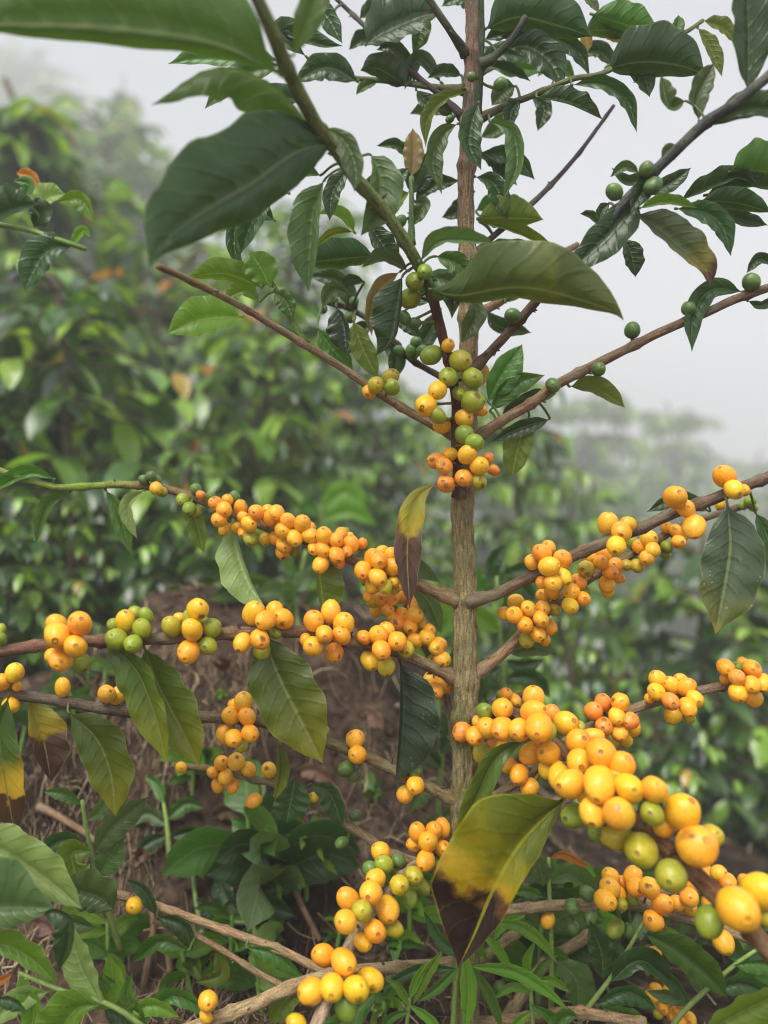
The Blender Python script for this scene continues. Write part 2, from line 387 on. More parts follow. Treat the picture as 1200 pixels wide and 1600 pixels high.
# ------------------------------------------------------------------ the coffee tree: measured data
# id | x,y,distance ... | radius start,end (px) | colour start, end | label
BR = '''
A|722,182,.6 690,150 640,110,.62 590,60,.64 522,-5,.67|5,3.2|80,66,66|78,64,66
B|728,84,.6 708,55,.58 690,28,.565 662,-14,.55|6,5.5|88,76,66|110,118,80
C|724,140,.6 690,138 650,132,.62 590,125,.64 530,121,.66 516,121|5.5,3.2|96,92,66|122,134,86
D|738,192,.6 790,165 830,150,.59 870,133,.57 900,122 935,117,.56 955,107|6,3.6|112,90,72|118,132,84
D2|950,108,.57 1000,88,.58 1050,60,.6 1075,48 1098,32|4,3|112,126,80|120,132,86
E|746,178,.575 752,100 752,0,.55 752,-30|4.6,4.6|62,76,52|66,84,58
E2|750,100,.56 768,92 800,60 821,26|6,4.6|74,84,56|62,56,60
F|738,402,.6 770,370 845,305,.63 900,245,.65 930,205 959,165,.67|5.5,2.6|96,80,76|74,62,72
G|735,582,.585 780,535,.565 830,480,.55 870,430,.53 930,370,.51 990,300,.49 1030,260,.475 1100,195,.45 1150,160,.43 1215,108,.41|7.2,8.4|92,70,58|84,88,84
H|736,497,.6 760,483 795,462,.62 865,405,.64 902,383,.66|7.5,5|146,118,88|132,108,88
I|735,690,.59 780,660,.58 830,630 870,601,.57 920,575,.56 980,545,.55 1040,515,.54 1100,490 1150,467,.53 1215,445,.52|8.4,6.6|142,112,84|124,104,88
J|724,690,.59 680,666,.58 600,620,.565 540,578,.555 470,535,.54 380,480,.50 300,440,.46 246,416,.425|6.8,5.2|150,126,98|146,116,84
J2|478,538,.545 455,500 430,450 402,418|4.4,3|92,118,52|120,150,60
K|716,938,.6 670,920 605,896,.605 540,870,.61 480,845 420,825,.62 370,805 310,780,.625 262,765 190,757,.62 100,762 60,755 0,735,.61 -20,722|9.5,4.5|136,112,80|128,150,56
L|722,1066,.6 680,1045,.59 610,1014,.57 545,1003,.555 480,988,.545 400,987,.53 300,995,.515 200,1000,.505 100,1004,.49 0,1018,.48 -25,1021|9,9.5|128,108,76|122,88,70
M|722,1254,.6 690,1240 620,1205,.6 560,1177 510,1160,.605 400,1126,.6 300,1120,.59 180,1110,.57 90,1095,.56 15,1084,.55 -20,1081|9,8|124,108,72|104,88,78
N|720,1185,.61 708,1150,.625 695,1080,.64 665,1015,.65 625,960,.66 600,935,.66|6.5,5|128,108,80|120,100,76
O|722,1372,.6 660,1350,.62 609,1333,.63 584,1316 546,1291,.64 490,1256 430,1225 395,1218 364,1207 300,1198 268,1196|7.5,4.5|138,116,82|126,112,76
PB|722,1330,.6 690,1334,.59 650,1352,.57 620,1378,.55 598,1405,.53 570,1440,.505 545,1480,.485 520,1540,.455 495,1600,.43 478,1645,.415|8,11|140,118,86|172,150,124
Q|724,1505,.62 655,1509,.61 556,1518,.585 471,1536,.56 400,1568,.54 313,1602,.52 250,1630,.51|8.5,11|150,126,92|176,150,110
RT|524,1524,.58 490,1510,.6 440,1485,.61 370,1460,.62 300,1435,.625 230,1410,.63 168,1393,.64|6.5,6|158,126,90|178,146,110
RS|470,1560,.57 440,1540,.59 400,1518 340,1480,.62 290,1455 240,1440,.64|5,4|150,122,86|140,112,82
SU|730,940,.595 770,930 800,916,.58 870,880,.565 940,850,.555 1000,826,.545 1050,802,.535 1100,785,.52 1150,765,.51 1215,740,.5|9,9|116,94,74|112,90,76
SD|734,1058,.6 775,1030 810,996 860,950,.605 920,905,.61 980,870,.62 1030,842,.625 1065,822,.63 1130,800,.635 1180,785|9,5|150,122,88|118,98,80
TR|730,1274,.6 780,1240,.59 847,1195,.575 905,1145,.56 985,1110,.55 1025,1096 1090,1080,.54 1140,1070 1215,1056,.525|8,7|150,128,94|138,114,88
TB|734,1120,.605 770,1100,.63 800,1090,.65 830,1082,.67|5,4|120,104,70|120,104,70
U|732,1118,.59 800,1114,.55 870,1165,.515 920,1205,.485 960,1250,.46 1000,1290,.44 1050,1335,.42 1100,1380,.405 1160,1440,.385 1220,1505,.37|9,16|104,78,50|124,84,52
V|722,1440,.63 780,1425,.63 840,1417 900,1414,.61 990,1412,.6 1060,1430,.59 1130,1450,.58 1200,1476,.57 1240,1492|8,10|152,130,100|164,140,106
VB|985,1412,.61 1030,1396,.63 1100,1391,.64 1160,1389 1215,1388,.65|7,6|150,122,96|142,116,92
W|728,1650,.655 785,1596,.67 850,1508,.69 885,1484 924,1460,.7|9,9|150,130,94|154,132,100
W2|722,1520,.64 775,1482,.67 815,1452,.7|8,8|140,122,84|140,122,84
X|722,1600,.63 830,1590,.6 905,1582,.58 1010,1600,.56|8,9|140,114,84|150,122,92
Y|728,625,.61 690,590,.63 640,560,.65 590,510,.66 545,482,.67 505,472,.68|5,4|74,60,52|66,54,50
YS|643,382,.605 643,330 643,276|4.5,3.6|92,118,72|104,128,80
'''
# branch | midrib | wl wr zl zr | colour | label (only where a leaf looks different from the others)
LV = '''
B1|442,120,.34 335,68,.315 150,42,.295 -80,38,.285|10 125 -30 20|ol3|large green leaf reaching off the top left
B1|458,88,.335 485,20 520,-90,.31|22 24 6 6|ol3
B1|497,216,.40 430,135,.375 335,104,.355 236,164,.34|62 4 12 -40|ol2|bright arched leaf with a yellow midrib
B1|530,224,.42 470,236,.39 395,288,.36 315,335,.33 252,385,.305 234,420,.295|30 78 -40 52|dk2|big dark glossy leaf drooping towards the camera
B1|508,198,.42 540,222 556,262 554,300|14 22 6 8|gy
B1|578,240,.48 592,270 590,315 564,368|36 14 8 20|gy
B1|507,280,.49 490,330 485,390 482,456|13 34 10 16|gy
B1|452,302,.52 415,310 395,345 376,397|19 22 10 16|dk
J|402,310,.54 372,340 366,385 380,432|12 12 10 6|dk
B1|502,274,.53 475,272 452,297|9 9 8 8|gy
Y|555,364,.6 530,338 496,334|5 14 10 8|lt
Y|553,362,.6 520,366 488,390|6 6 10 10|ol
Y|588,400,.58 530,406 470,412|4 32 -30 8|dk
B1|577,350,.53 600,385 624,415|20 16 6 10|dk
B1|655,410,.5 690,376 775,380,.48|16 12 14 20|gy
B1|638,424,.51 600,404 565,418|9 14 12 12|gy
B1|672,452,.5 718,463,.48 820,452,.45 945,482,.44 974,500|72 4 18 -40|mo|large arched leaf with a drip tip and yellowish mottling
B1|626,424,.52 592,448 578,495 581,525|16 10 8 8|bf|buff leaf turning brown behind a dark leaf
B1|629,430,.51 622,480 612,530 588,556|5 40 -10 12|dk
B1|676,432,.5 704,440 711,465 706,498|9 20 10 14|gy
B1|680,400,.53 712,410 730,432 733,455|15 20 8 8|md
H|737,462,.56 745,490 735,512 721,536|15 17 6 10|gy
YS|643,278,.605 646,240 645,200|16 16 4 4|bf|narrow yellow-brown leaf standing upright
YS|645,252,.62 620,228 588,228|9 9 6 6|dk
YS|641,305,.62 657,270 668,238|22 22 8 8|dk
YS|648,316,.62 672,290 718,282|11 15 8 8|dk
YS|645,316,.61 660,322 638,356|13 14 8 8|gy
YS|640,300,.61 624,312 611,340|9 10 6 6|lt
C|733,143,.57 695,155 668,185 665,230|10 12 14 8|ol
F|716,193,.57 690,210 675,252 690,304|17 11 8 16|gy
E|748,160,.56 738,188 734,228 752,266|18 18 8 14|dk
D|765,190,.58 800,205 808,260 786,312|8 20 14 10|gy
D|752,240,.62 800,242 836,281|10 24 8 12|dk
D|745,240,.63 775,250 808,290|10 20 8 12|dk
F|742,276,.6 770,285 785,315 793,347|13 20 8 12|dk
F|744,341,.6 790,342 849,343|34 3 8 -30|ol
F|748,346,.6 800,360 869,390|9 9 16 16|ol
H|745,396,.58 800,392 852,404|16 11 10 10|md
H|790,473,.6 808,462 828,452|8 6 6 6|md
A|570,72,.6 600,50 660,25 690,22|46 30 10 14|dk
A|652,15,.62 657,50 645,85|16 12 6 8|md
A|520,20,.64 500,12 478,30|9 12 8 8|md
C|635,134,.62 590,108 563,110|4 26 -20 10|dk
C|690,130,.62 655,92 632,140|12 12 6 6|dk
C|648,112,.63 615,75 588,78|18 10 8 8|dk
C|722,118,.61 690,115 668,122|10 12 8 8|dk
C|560,128,.64 510,105 460,128|24 20 8 8|dk
C|590,128,.64 570,135 556,148|8 8 4 4|md
C|650,140,.62 668,160 710,182|12 14 6 6|dk
J|480,90,.56 440,50 500,70 536,72|20 10 8 8|dk
J|470,25,.6 505,20 535,68|14 20 6 10|dk
E|757,46,.56 810,28 868,40 926,57|52 4 14 -30|dk
E2|756,62,.58 790,52 828,50|13 13 6 6|dk
E2|815,48,.59 862,56 902,78 922,120|9 25 10 14|dk
D|792,76,.575 826,73 860,96 880,137|24 30 10 8|dk
E|762,100,.58 792,110 829,127|8 9 10 10|dk
D|806,134,.62 790,142 768,165|15 17 6 6|gy
D|813,156,.59 800,172 795,202|11 13 6 8|dk
D|838,152,.57 890,162 942,187|22 7 8 14|dk
D|893,133,.55 940,130 980,157 995,207|9 20 10 14|dk
D2|945,109,.56 1000,98 1060,103 1104,117|54 4 16 -30|dk
D2|973,104,.58 1004,116 1015,152|15 22 6 8|dk
E|924,22,.6 980,40 1031,53|32 4 10 -20|md
E|912,48,.61 950,48 980,60|26 3 8 -14|md
E|940,52,.62 955,60 981,67|6 7 4 4|yl|small yellow leaf against the sky
E|912,50,.62 915,66 918,82|10 9 4 4|yl
E|908,-12,.6 925,5 936,20|8 9 4 4|gy
D2|1046,61,.6 1058,42 1060,23|9 11 4 4|md
D2|1098,32,.6 1130,44 1152,70|13 12 6 6|ol
D2|1090,43,.6 1108,72 1128,120|13 11 6 6|ol
G|1168,146,.435 1171,60,.43 1166,-70,.42|32 30 14 10|dk2
G|1092,190,.46 1090,150 1116,98|18 16 14 8|gy
G|1072,157,.46 1045,165 1032,118|11 13 8 12|gy
G|1108,198,.45 1170,172,.44 1260,182|28 16 10 10|dk
I|1138,269,.55 1170,267 1235,272|44 3 14 -20|md
I|1060,315,.56 1110,292,.555 1150,278 1187,293|20 7 10 14|dk
I|1102,305,.56 1160,290 1240,302|22 9 10 14|dk
I|1092,314,.55 1150,318 1206,332|22 4 10 -14|dk
G|1056,326,.53 1102,332 1130,356 1142,400|16 22 8 10|dk
G|990,333,.51 1030,358 1072,394 1102,424 1108,452|34 18 10 14|bt|broad olive leaf with a browning tip
G|998,326,.52 1040,315 1090,325|11 7 6 6|lt
G|996,300,.50 965,350 930,386 886,428|30 26 12 8|dk
G|1027,260,.48 1008,292 984,332|15 17 8 8|dk
G|999,270,.5 975,260 953,277|9 7 4 6|gy
G|1054,250,.47 1045,234 1033,247|9 9 4 4|gy
G|934,351,.53 922,338 906,334|5 8 4 4|dk
G|952,317,.54 940,330 936,350|8 9 4 4|dk
G|974,374,.55 986,396 993,433|17 15 6 6|dk
I|1162,456,.53 1112,453 1084,492 1081,550|15 18 6 8|dk
I|1212,414,.52 1185,405 1166,427|9 9 6 6|dk
I|1168,470,.53 1190,477 1215,460|6 8 4 4|dk
I|889,604,.575 930,606 977,637|18 11 6 6|ol
I|762,628,.61 785,585 816,538|20 25 6 8|md
I|765,642,.61 800,600 851,586|11 21 8 6|md
I|827,650,.59 812,690 799,747|20 25 8 6|ol
I|860,655,.585 815,668 768,690|13 11 6 6|dk
I|836,622,.6 800,640 784,662|12 11 6 6|dk
I|752,563,.62 759,585 755,602|6 7 2 2|yl
Y|525,479,.6 538,510 542,554|7 28 8 8|ds
Y|552,500,.6 565,540 591,592|17 19 6 6|ol
Y|546,460,.6 520,454 504,480|13 13 6 6|gy
Y|570,440,.61 545,440 527,456|9 9 6 6|dk
Y|618,497,.6 640,510 654,527|11 13 6 6|dk
Y|495,512,.62 520,546 552,580|19 16 6 6|md
Y|640,480,.62 690,440 700,480|20 20 6 6|dk
J2|422,448,.54 409,422 390,392|24 26 10 4|lt
J2|410,449,.54 350,428 292,434|7 24 -10 8|lt
J2|426,455,.54 446,470 458,499|13 16 6 6|md
J2|378,494,.57 312,500,.6 260,522|27 36 8 8|lt
J2|406,472,.58 380,454 348,470|9 14 6 6|lt
K|86,749,.61 45,738 -25,772|9 12 8 10|md
K|226,765,.62 200,790 214,842|8 12 6 6|pl
K|165,765,.625 185,800 206,868|14 12 6 6|md
K|110,768,.625 75,790 56,848|9 12 6 6|md
K|285,785,.63 305,812 319,864|14 16 6 6|ol
K|362,820,.62 374,870,.61 391,915 415,950,.59|3 36 -10 10|pl|pale green leaf showing its underside
K|493,868,.6 500,912 506,968|38 7 8 -14|ol
K|690,912,.63 630,870 565,858|14 12 6 6|gy
K|640,915,.63 670,940 690,990|14 16 6 6|gy
L|410,988,.535 432,1050 462,1112 504,1192,.52|53 50 10 8|yt|large hanging leaf, deep green and yellowing at its tip
L|160,1004,.5 182,1016,.49 214,1052 238,1110 262,1192|28 32 22 10|yt
L|224,1008,.525 246,1070 276,1128 312,1198|44 34 8 8|yt
L|624,1032,.585 630,1080 628,1150 618,1222|55 6 12 16|ds|dark dusty leaf hanging beside the trunk
M|46,1093,.56 62,1138 72,1180 80,1222|46 8 12 20|yb|yellow leaf with a curled brown end
M|14,1086,.51 -2,1150 8,1230 26,1318|38 24 10 10|gb|leaf half green and half brown at the left edge
M|106,1112,.545 150,1156 172,1210 180,1275|44 32 10 8|yt
O|462,1214,.62 456,1245 448,1286|29 27 8 8|dk
O|485,1225,.62 515,1240 536,1292|15 20 6 6|dk
L|436,1160,.6 442,1200 430,1250|12 9 8 8|yt
B1|682,754,.575 650,782 636,850 640,950|22 20 14 4|yb|shrivelled leaf, yellow above and brown below
U|884,1247,.485 822,1312,.475 778,1382,.465 742,1462 716,1512,.46|27 106 14 16|hd|large half dead leaf, yellow above and dark brown below
U|822,1156,.52 778,1182,.51 748,1240 706,1336|16 22 12 12|yt2
SU|1136,786,.505 1142,850 1134,912 1118,990,.49|52 46 8 6|sp|broad grey-green leaf hanging from the right branch
SU|1180,800,.53 1200,842 1212,905|16 18 6 6|dk
SU|1110,800,.6 1060,778 1010,800|14 12 6 6|dk
SD|790,1020,.62 830,1010 870,1020|16 14 6 6|gy
TB|760,1095,.63 745,1060 770,1045|12 12 6 6|gy
V|800,1410,.64 840,1390 880,1404|14 9 6 6|dk
V|1000,1415,.63 970,1440 945,1480|9 12 6 6|dk
Q|478,1545,.56 450,1560 422,1600|16 20 8 8|ol
Q|590,1545,.57 530,1600,.56 480,1640|22 20 6 6|md
RT|243,1430,.62 225,1392 198,1374|9 12 6 6|dk
RT|245,1432,.62 285,1445 301,1486|13 16 6 6|dk
RS|295,1486,.6 250,1470 206,1505|10 16 8 10|md
RT|384,1480,.61 430,1490 474,1528|10 16 6 6|md
Q|224,1596,.55 270,1556 333,1588|18 8 8 10|md
RS|340,1480,.63 345,1520 305,1535|14 12 6 6|ol
A|600,72,.66 570,60 545,78|14 12 8 8|dk
A|640,110,.66 610,95 590,112|14 10 8 8|md
C|700,138,.66 680,165 640,178|14 14 8 8|md
A|560,30,.66 590,15 630,20|16 12 8 8|dk
D|790,165,.66 780,200 750,215|14 16 6 6|md
D|830,150,.66 850,170 840,205|12 14 6 6|dk
E|752,120,.64 780,85 830,92|16 18 6 6|dk
E|752,20,.64 720,-5 690,10|18 14 6 6|dk
E|754,70,.66 790,100 850,112|18 20 6 6|md
D|900,122,.66 860,100 840,120|14 14 6 6|md
D2|960,105,.64 935,80 900,85|14 14 6 6|dk
F|740,300,.66 715,330 690,340|14 14 6 6|dk
F|742,330,.66 780,315 815,330|14 14 6 6|md
B1|545,262,.56 520,300 515,345|14 14 6 6|dk
B1|560,290,.58 610,285 640,262|16 16 6 6|dk
B1|470,160,.56 430,150 385,182|20 18 6 6|dk
B1|440,100,.56 370,120 320,170|22 18 6 6|md
B1|440,95,.58 320,90 262,100|16 22 6 6|md
J|430,345,.6 400,330 372,350|14 14 6 6|dk
Y|585,505,.66 560,520 530,560|14 14 6 6|dk
Y|600,520,.66 620,560 610,600|14 14 6 6|dk
Y|560,490,.67 530,440 480,430|16 14 6 6|dk
Y|640,560,.66 670,520 690,480|16 16 6 6|dk
H|760,485,.64 780,510 830,520|14 12 6 6|dk
I|800,640,.62 830,620 870,615|10 14 6 6|dk
G|1000,300,.54 1040,290 1080,262|12 14 6 6|dk
G|1020,270,.54 980,285 955,262|8 10 6 6|dk
I|1120,310,.58 1150,340 1200,352|14 12 6 6|dk
'''
# branch | berries: x,y,radius,colour ...   (o orange-yellow, y yellow, h half ripe, g green, d dark green, p blushed with blemish); later = nearer
BE = '''
B1|703,710,11,y 750,640,10,o 700,540,10,o 762,716,9,p 770,734,9,p 641,466,16,g 648,440,14,g 664,425,12,g 686,455,14,d 631,496,10,d 648,505,9,d 674,555,15,g 719,564,17,h 701,589,15,g 738,591,17,g 684,610,14,y 718,615,12,g 691,664,14,y 725,653,14,o 739,627,17,g 666,634,17,y 683,649,14,g 726,679,15,g 741,692,14,g 730,710,14,o 682,720,13,p 694,728,14,p 749,728,15,y 747,753,13,h 697,756,14,p 725,747,14,q
J|577,612,11,o 588,602,13,h 610,589,12,h 612,605,13,g
Y|547,496,9,d 624,549,9,d 644,550,11,d 650,535,9,d 505,483,7,d 553,472,8,d 522,470,7,d 660,548,9,d
YS|627,345,9,d
A|703,186,6,d
E|782,132,10,d 737,120,7,d
G|801,494,12,d 960,300,12,d 1020,290,14,d 1010,264,11,d
I|864,602,12,d 935,577,11,d 988,516,12,d 1076,482,11,d 1174,441,13,d
K|225,750,8,d 244,751,8,d 236,744,8,d 253,768,9,g 244,763,10,y 306,798,9,g 306,764,9,d 314,774,8,p 329,776,8,d 286,781,11,g 296,795,11,g 366,778,9,d 355,782,9,o 376,793,11,o 337,787,11,q 350,796,12,o 352,827,11,o 342,812,12,o 371,825,9,y 380,832,9,o 380,809,10,o 392,841,12,g 389,819,13,o 401,801,13,o 415,842,10,y 419,797,9,o 434,819,9,o 420,810,11,o 432,801,12,o 429,841,10,o 450,814,13,o 461,860,10,g 485,825,9,o 472,818,13,o 484,836,12,o 442,860,12,o 444,852,13,o 442,829,13,o 460,840,13,o 540,830,6,g 545,839,8,y 566,849,8,o 532,834,10,o 548,850,13,o 542,861,9,o 506,837,13,o 525,844,12,o 529,879,10,o 491,857,11,o 504,859,13,o 501,882,13,o 526,867,13,o 571,909,7,g 576,929,9,y 617,919,9,h 626,915,8,y 615,908,8,y 596,862,10,o 611,867,11,o 582,915,12,y 601,916,12,h 583,871,14,o 613,886,14,o 568,892,15,o 592,876,13,o 590,902,14,o
N|677,1032,10,h 702,1052,9,o 588,953,10,y 582,940,10,y 627,932,11,o 650,931,10,o 654,937,9,o 595,937,12,o 612,935,11,o 606,953,11,o 614,982,9,y 630,992,10,h 614,965,10,o 649,947,12,o 629,959,11,o 622,973,12,o 656,989,10,h 660,974,11,h 671,984,10,o 648,962,13,o 641,979,12,o 649,1001,12,o 667,996,13,o 687,1007,12,o 682,1012,13,o 691,1031,13,o 675,1061,13,o 695,1070,14,o 681,1079,13,o
L|0,985,10,g 1,998,9,g 569,996,12,o 604,986,13,o 634,1014,13,h 591,992,15,o 578,1032,15,y 603,1040,14,h 621,1002,15,o 596,1016,15,o 379,1004,14,o 410,1016,14,h 430,989,10,g 429,954,14,o 396,958,17,o 442,967,16,o 415,969,15,o 406,999,16,q 477,999,9,o 517,956,16,o 490,970,16,q 489,1010,16,o 537,974,16,o 522,1020,15,q 533,993,15,o 507,991,14,o 127,1035,14,g 82,1025,12,o 89,976,16,o 95,1031,18,q 91,993,21,o 125,974,19,q 118,1010,18,o 179,977,11,g 211,959,12,g 228,962,12,g 196,971,16,y 222,982,15,g 182,999,17,g 208,1006,14,g 281,967,10,o 318,974,9,g 297,965,13,g 309,952,17,y 268,979,15,h 331,981,15,g 325,1009,15,g 295,1018,17,q 300,984,17,y
M|26,1072,8,o 1,1066,14,o 23,1051,14,y 17,1102,12,y 98,1074,13,o 184,1086,13,o 167,1084,14,o 366,1102,10,o 378,1165,10,h 361,1118,14,o 380,1097,14,o 352,1147,14,o 386,1120,14,o 391,1146,14,o 365,1154,14,o 552,1210,12,d 541,1201,13,d 555,1155,14,o 558,1179,14,o 507,1142,7,g 649,1204,11,d 633,1241,13,o 649,1227,14,o
O|332,1207,9,o 340,1227,10,o 346,1192,11,o 388,1202,12,o 369,1190,13,o 364,1228,10,o 352,1214,11,o 420,1203,11,o 397,1251,11,o 283,1199,9,y 555,1274,9,d 534,1317,10,d 490,1246,8,y
PB|685,1349,9,g 647,1319,12,o 652,1300,13,o 691,1294,13,o 678,1297,13,o 693,1327,14,o 669,1315,15,o 665,1345,15,o 579,1359,13,d 622,1345,11,d 595,1331,15,o 600,1350,14,g 587,1373,15,o 658,1386,13,g 638,1402,15,g 647,1369,15,h 624,1383,15,h 567,1472,14,y 614,1450,14,h 580,1395,18,o 544,1405,17,o 606,1421,18,o 565,1423,16,h 540,1440,18,o 586,1455,18,o 540,1574,18,g 578,1531,18,y 506,1493,17,o 486,1549,19,o 537,1503,20,o 519,1543,19,y 556,1546,20,y 463,1599,15,y
RT|210,1415,13,y
Q|322,1588,10,y 325,1564,15,o
SU|1162,766,10,y 1132,745,17,o 1147,765,15,y 1071,794,15,o 1055,777,18,o 1084,823,18,o 981,820,13,o 950,818,16,o 971,831,16,y 963,853,15,y 857,856,11,o 847,910,10,o 832,878,12,o 879,874,15,o 847,865,15,o 879,901,14,y 864,911,14,o 858,885,15,o
SD|848,931,11,y 866,953,10,h 913,923,9,g 862,925,12,o 887,908,11,o 904,909,13,o 893,924,13,o 911,935,12,o 891,946,13,y 823,1000,12,h 851,1000,9,y 789,959,11,o 806,940,12,o 848,950,12,o 826,951,13,o 804,961,13,o 857,979,12,o 840,991,13,o 845,967,13,o 820,976,13,o 979,883,9,h 949,923,10,y 966,902,9,o 922,871,11,o 944,865,12,o 962,883,12,o 916,889,13,h 939,879,12,o 948,913,12,o 954,894,12,o 987,847,10,g 1039,865,9,g 1041,824,9,o 1065,838,9,o 999,854,11,o 996,884,11,h 1014,842,13,o 1020,859,12,o 1011,872,12,o 1042,854,10,g 1056,829,11,o 1060,847,11,o 1125,787,8,o 1161,790,7,g 1177,792,8,g 1172,783,9,g
TR|965,1106,11,g 942,1098,13,p 969,1097,14,o 990,1137,11,y 977,1156,11,y 954,1156,13,h 927,1111,14,p 964,1119,13,o 985,1126,13,p 944,1135,14,p 968,1145,13,o 1015,1091,8,o 1063,1062,10,o 1077,1121,9,h 1028,1062,13,o 1049,1071,13,o 1073,1074,14,o 1086,1092,14,o 1052,1116,14,y 1026,1081,14,y 1075,1105,14,o 1048,1096,14,p 1133,1061,8,o 1160,1036,9,o 1152,1043,9,g 1134,1043,14,o 1175,1045,15,o 1191,1067,13,o 1178,1091,13,o 1175,1070,14,o 1153,1083,14,y 1152,1059,13,p
TB|782,1087,8,g 790,1085,10,o 805,1094,10,o 812,1107,8,g
U|770,1165,10,q 747,1128,10,o 757,1111,13,g 722,1143,14,p 782,1162,10,o 796,1197,11,o 759,1202,12,o 828,1231,14,o 811,1210,14,o 754,1177,15,h 761,1137,17,o 742,1150,15,q 785,1107,16,o 785,1139,18,o 812,1140,17,o 861,1116,14,p 905,1137,9,g 834,1090,17,o 834,1112,18,o 884,1130,19,y 842,1136,21,o 853,1142,16,g 855,1202,14,y 874,1202,12,y 830,1177,18,o 926,1152,15,o 904,1159,19,o 857,1177,18,o 932,1300,15,g 964,1309,21,h 897,1275,19,g 916,1242,15,y 876,1216,20,o 906,1191,20,o 939,1177,23,o 970,1195,21,o 965,1212,18,o 891,1225,23,o 983,1231,23,y 1022,1234,21,o 937,1225,25,o 926,1270,22,o 967,1272,24,o 1037,1291,16,y 1019,1271,19,g 1111,1307,18,h 1066,1268,26,y 1089,1322,32,q 1002,1328,26,h 1048,1368,24,g 1199,1434,14,h 1188,1393,30,y 1108,1440,21,g 1153,1420,34,o
V|972,1379,11,o 917,1396,12,d 986,1405,11,g 967,1396,11,o 954,1370,13,o 989,1369,14,o 993,1386,14,o 953,1387,16,o 970,1412,10,h 946,1407,17,o 1015,1387,16,o 1077,1418,12,y 1075,1379,14,o 1057,1411,12,o 1077,1402,14,o 1035,1412,16,q 1021,1438,16,o 894,1417,12,d 983,1454,10,d 961,1452,15,g 923,1433,11,d 856,1438,11,o 1022,1492,11,o 895,1450,10,d 1130,1472,16,o
VB|1104,1363,10,o 1163,1376,10,o 1112,1377,14,o 1123,1364,12,o 1137,1378,13,o 1111,1409,14,o
W|782,1544,10,d
'''
# ------------------------------------------------------------------ build the coffee tree
LM['dk2'] = LM['dk']; LM['bt2'] = LM['bt']; LM['yt2'] = LM['yt']
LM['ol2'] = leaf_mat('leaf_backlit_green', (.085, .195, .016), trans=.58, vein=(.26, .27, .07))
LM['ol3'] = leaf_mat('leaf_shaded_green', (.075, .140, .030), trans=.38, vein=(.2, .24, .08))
D0 = near_depth(.6)
tb = Vector(((724 - 600) / F * D0, D0, 0)); tb.z = ground(tb.x, tb.y)
tree = thing('coffee_tree', 'slender coffee tree hung with yellow and green berries in the centre foreground', 'coffee tree', tb)
tp = [(741, -190), (738, -60), (736, 60), (733, 180), (731, 300), (730, 420), (729, 560), (727, 700), (726, 800), (725, 900), (725, 1000), (727, 1100), (728, 1200), (728, 1300), (727, 1420), (725, 1560), (723, 1650)]
tpts = [P(x + 2.2 * math.sin(y * .013 + 1) + 1.2 * math.sin(y * .037), y, D0 + .002 * math.sin(y * .016)) for x, y in tp] + [Vector((tb.x, tb.y, tb.z - .02))]
samp = cr(tpts, 340)
trad = []; tcolr = []
for i, p in enumerate(samp):
    py = 800 - (p.z - CZ) * F / D0
    r = 11.2 + 6.4 * smooth(100, 950, py) + 2.8 * smooth(950, 1250, py) + 2 * smooth(1500, 1700, py)
    for q in (84, 190, 260, 400, 495, 585, 690, 938, 1062, 1118, 1255, 1330, 1440):       # nodes
        r += 3.6 * math.exp(-((py - q) / 10) ** 2)
    trad.append(r * (.25 + .75 * smooth(-195, -20, py)) * D0 / F)
    k = noise.noise(Vector((0, 0, py * .011)))
    c = mix(G(150, 118, 100), G(166, 140, 102), smooth(150, 450, py)); c = mix(c, G(168, 148, 108), smooth(700, 1000, py))
    c = mix(c, G(118, 122, 66), (.25 + .65 * smooth(-.1, .5, k)) * smooth(650, 900, py))
    tcolr.append(c)
trunk = MB().tube(samp, trad, tcolr, 44, .20, 3.1).build('trunk', M_bark, tree, tpts[-1])
BRANCH = {}; LINE = {}; BMESH = {}
B1S = ('B1', [(718, 776, .588), (713, 700, .572), (712, 620, .56), (700, 560, .55), (685, 500, .54), (671, 450, .53), (640, 390, .50), (600, 330, .475), (560, 285, .45), (525, 235, .425), (490, 188, .39), (450, 110, .345), (425, 50, .315), (392, -25, .29)])
def start(id_, pts3, dist, rad, cols, seg=12):
    n = max(14, int((pts3[0] - pts3[-1]).length / .004))
    n = min(n, 130)
    s = cr(pts3, n)
    rr = []; cc = []
    for i in range(n):
        t = i / (n - 1)
        node = 1 + .28 * max(0, math.sin(t * n * .004 / .042 * 6.28 + hash(id_) * 0)) ** 14
        rr.append(rad(t) * s[i].y / F * node * (1 + .7 * math.exp(-(s[i] - s[0]).length / .006))); cc.append(cols(t))
    mb = MB().tube(s, rr, cc, seg, .14, len(BRANCH) * 7.3)
    LINE[id_] = list(zip(s, rr)); BMESH[id_] = mb
def px(v): return (600 + v.x / v.y * F, 800 - (v.z - CZ) / v.y * F)
for ln in BR.strip().split('\n'):
    q = ln.split('|'); pts = parse_pts(q[1]); a, b = map(float, q[2].split(','))
    c0 = G(*map(int, q[3].split(','))); c1 = G(*map(int, q[4].split(',')))
    steep = {'J': lambda t: smooth(.78, .86, t), 'K': lambda t: smooth(.66, .78, t), 'G': lambda t: smooth(.3, .6, t)}.get(q[0], lambda t: t)
    start(q[0], [P(*p) for p in pts], None, lambda t, a=a, b=b: a + (b - a) * t, lambda t, c0=c0, c1=c1, f=steep: mix(c0, c1, f(t)))
start('B1', [P(x, y, near_depth(d)) for x, y, d in B1S[1]], None, lambda t: 7.6 + 2.4 * smooth(.3, .55, t) + 1.4 * smooth(.6, .9, t), lambda t: mix(G(92, 62, 48), G(116, 128, 72), smooth(.36, .47, t)))
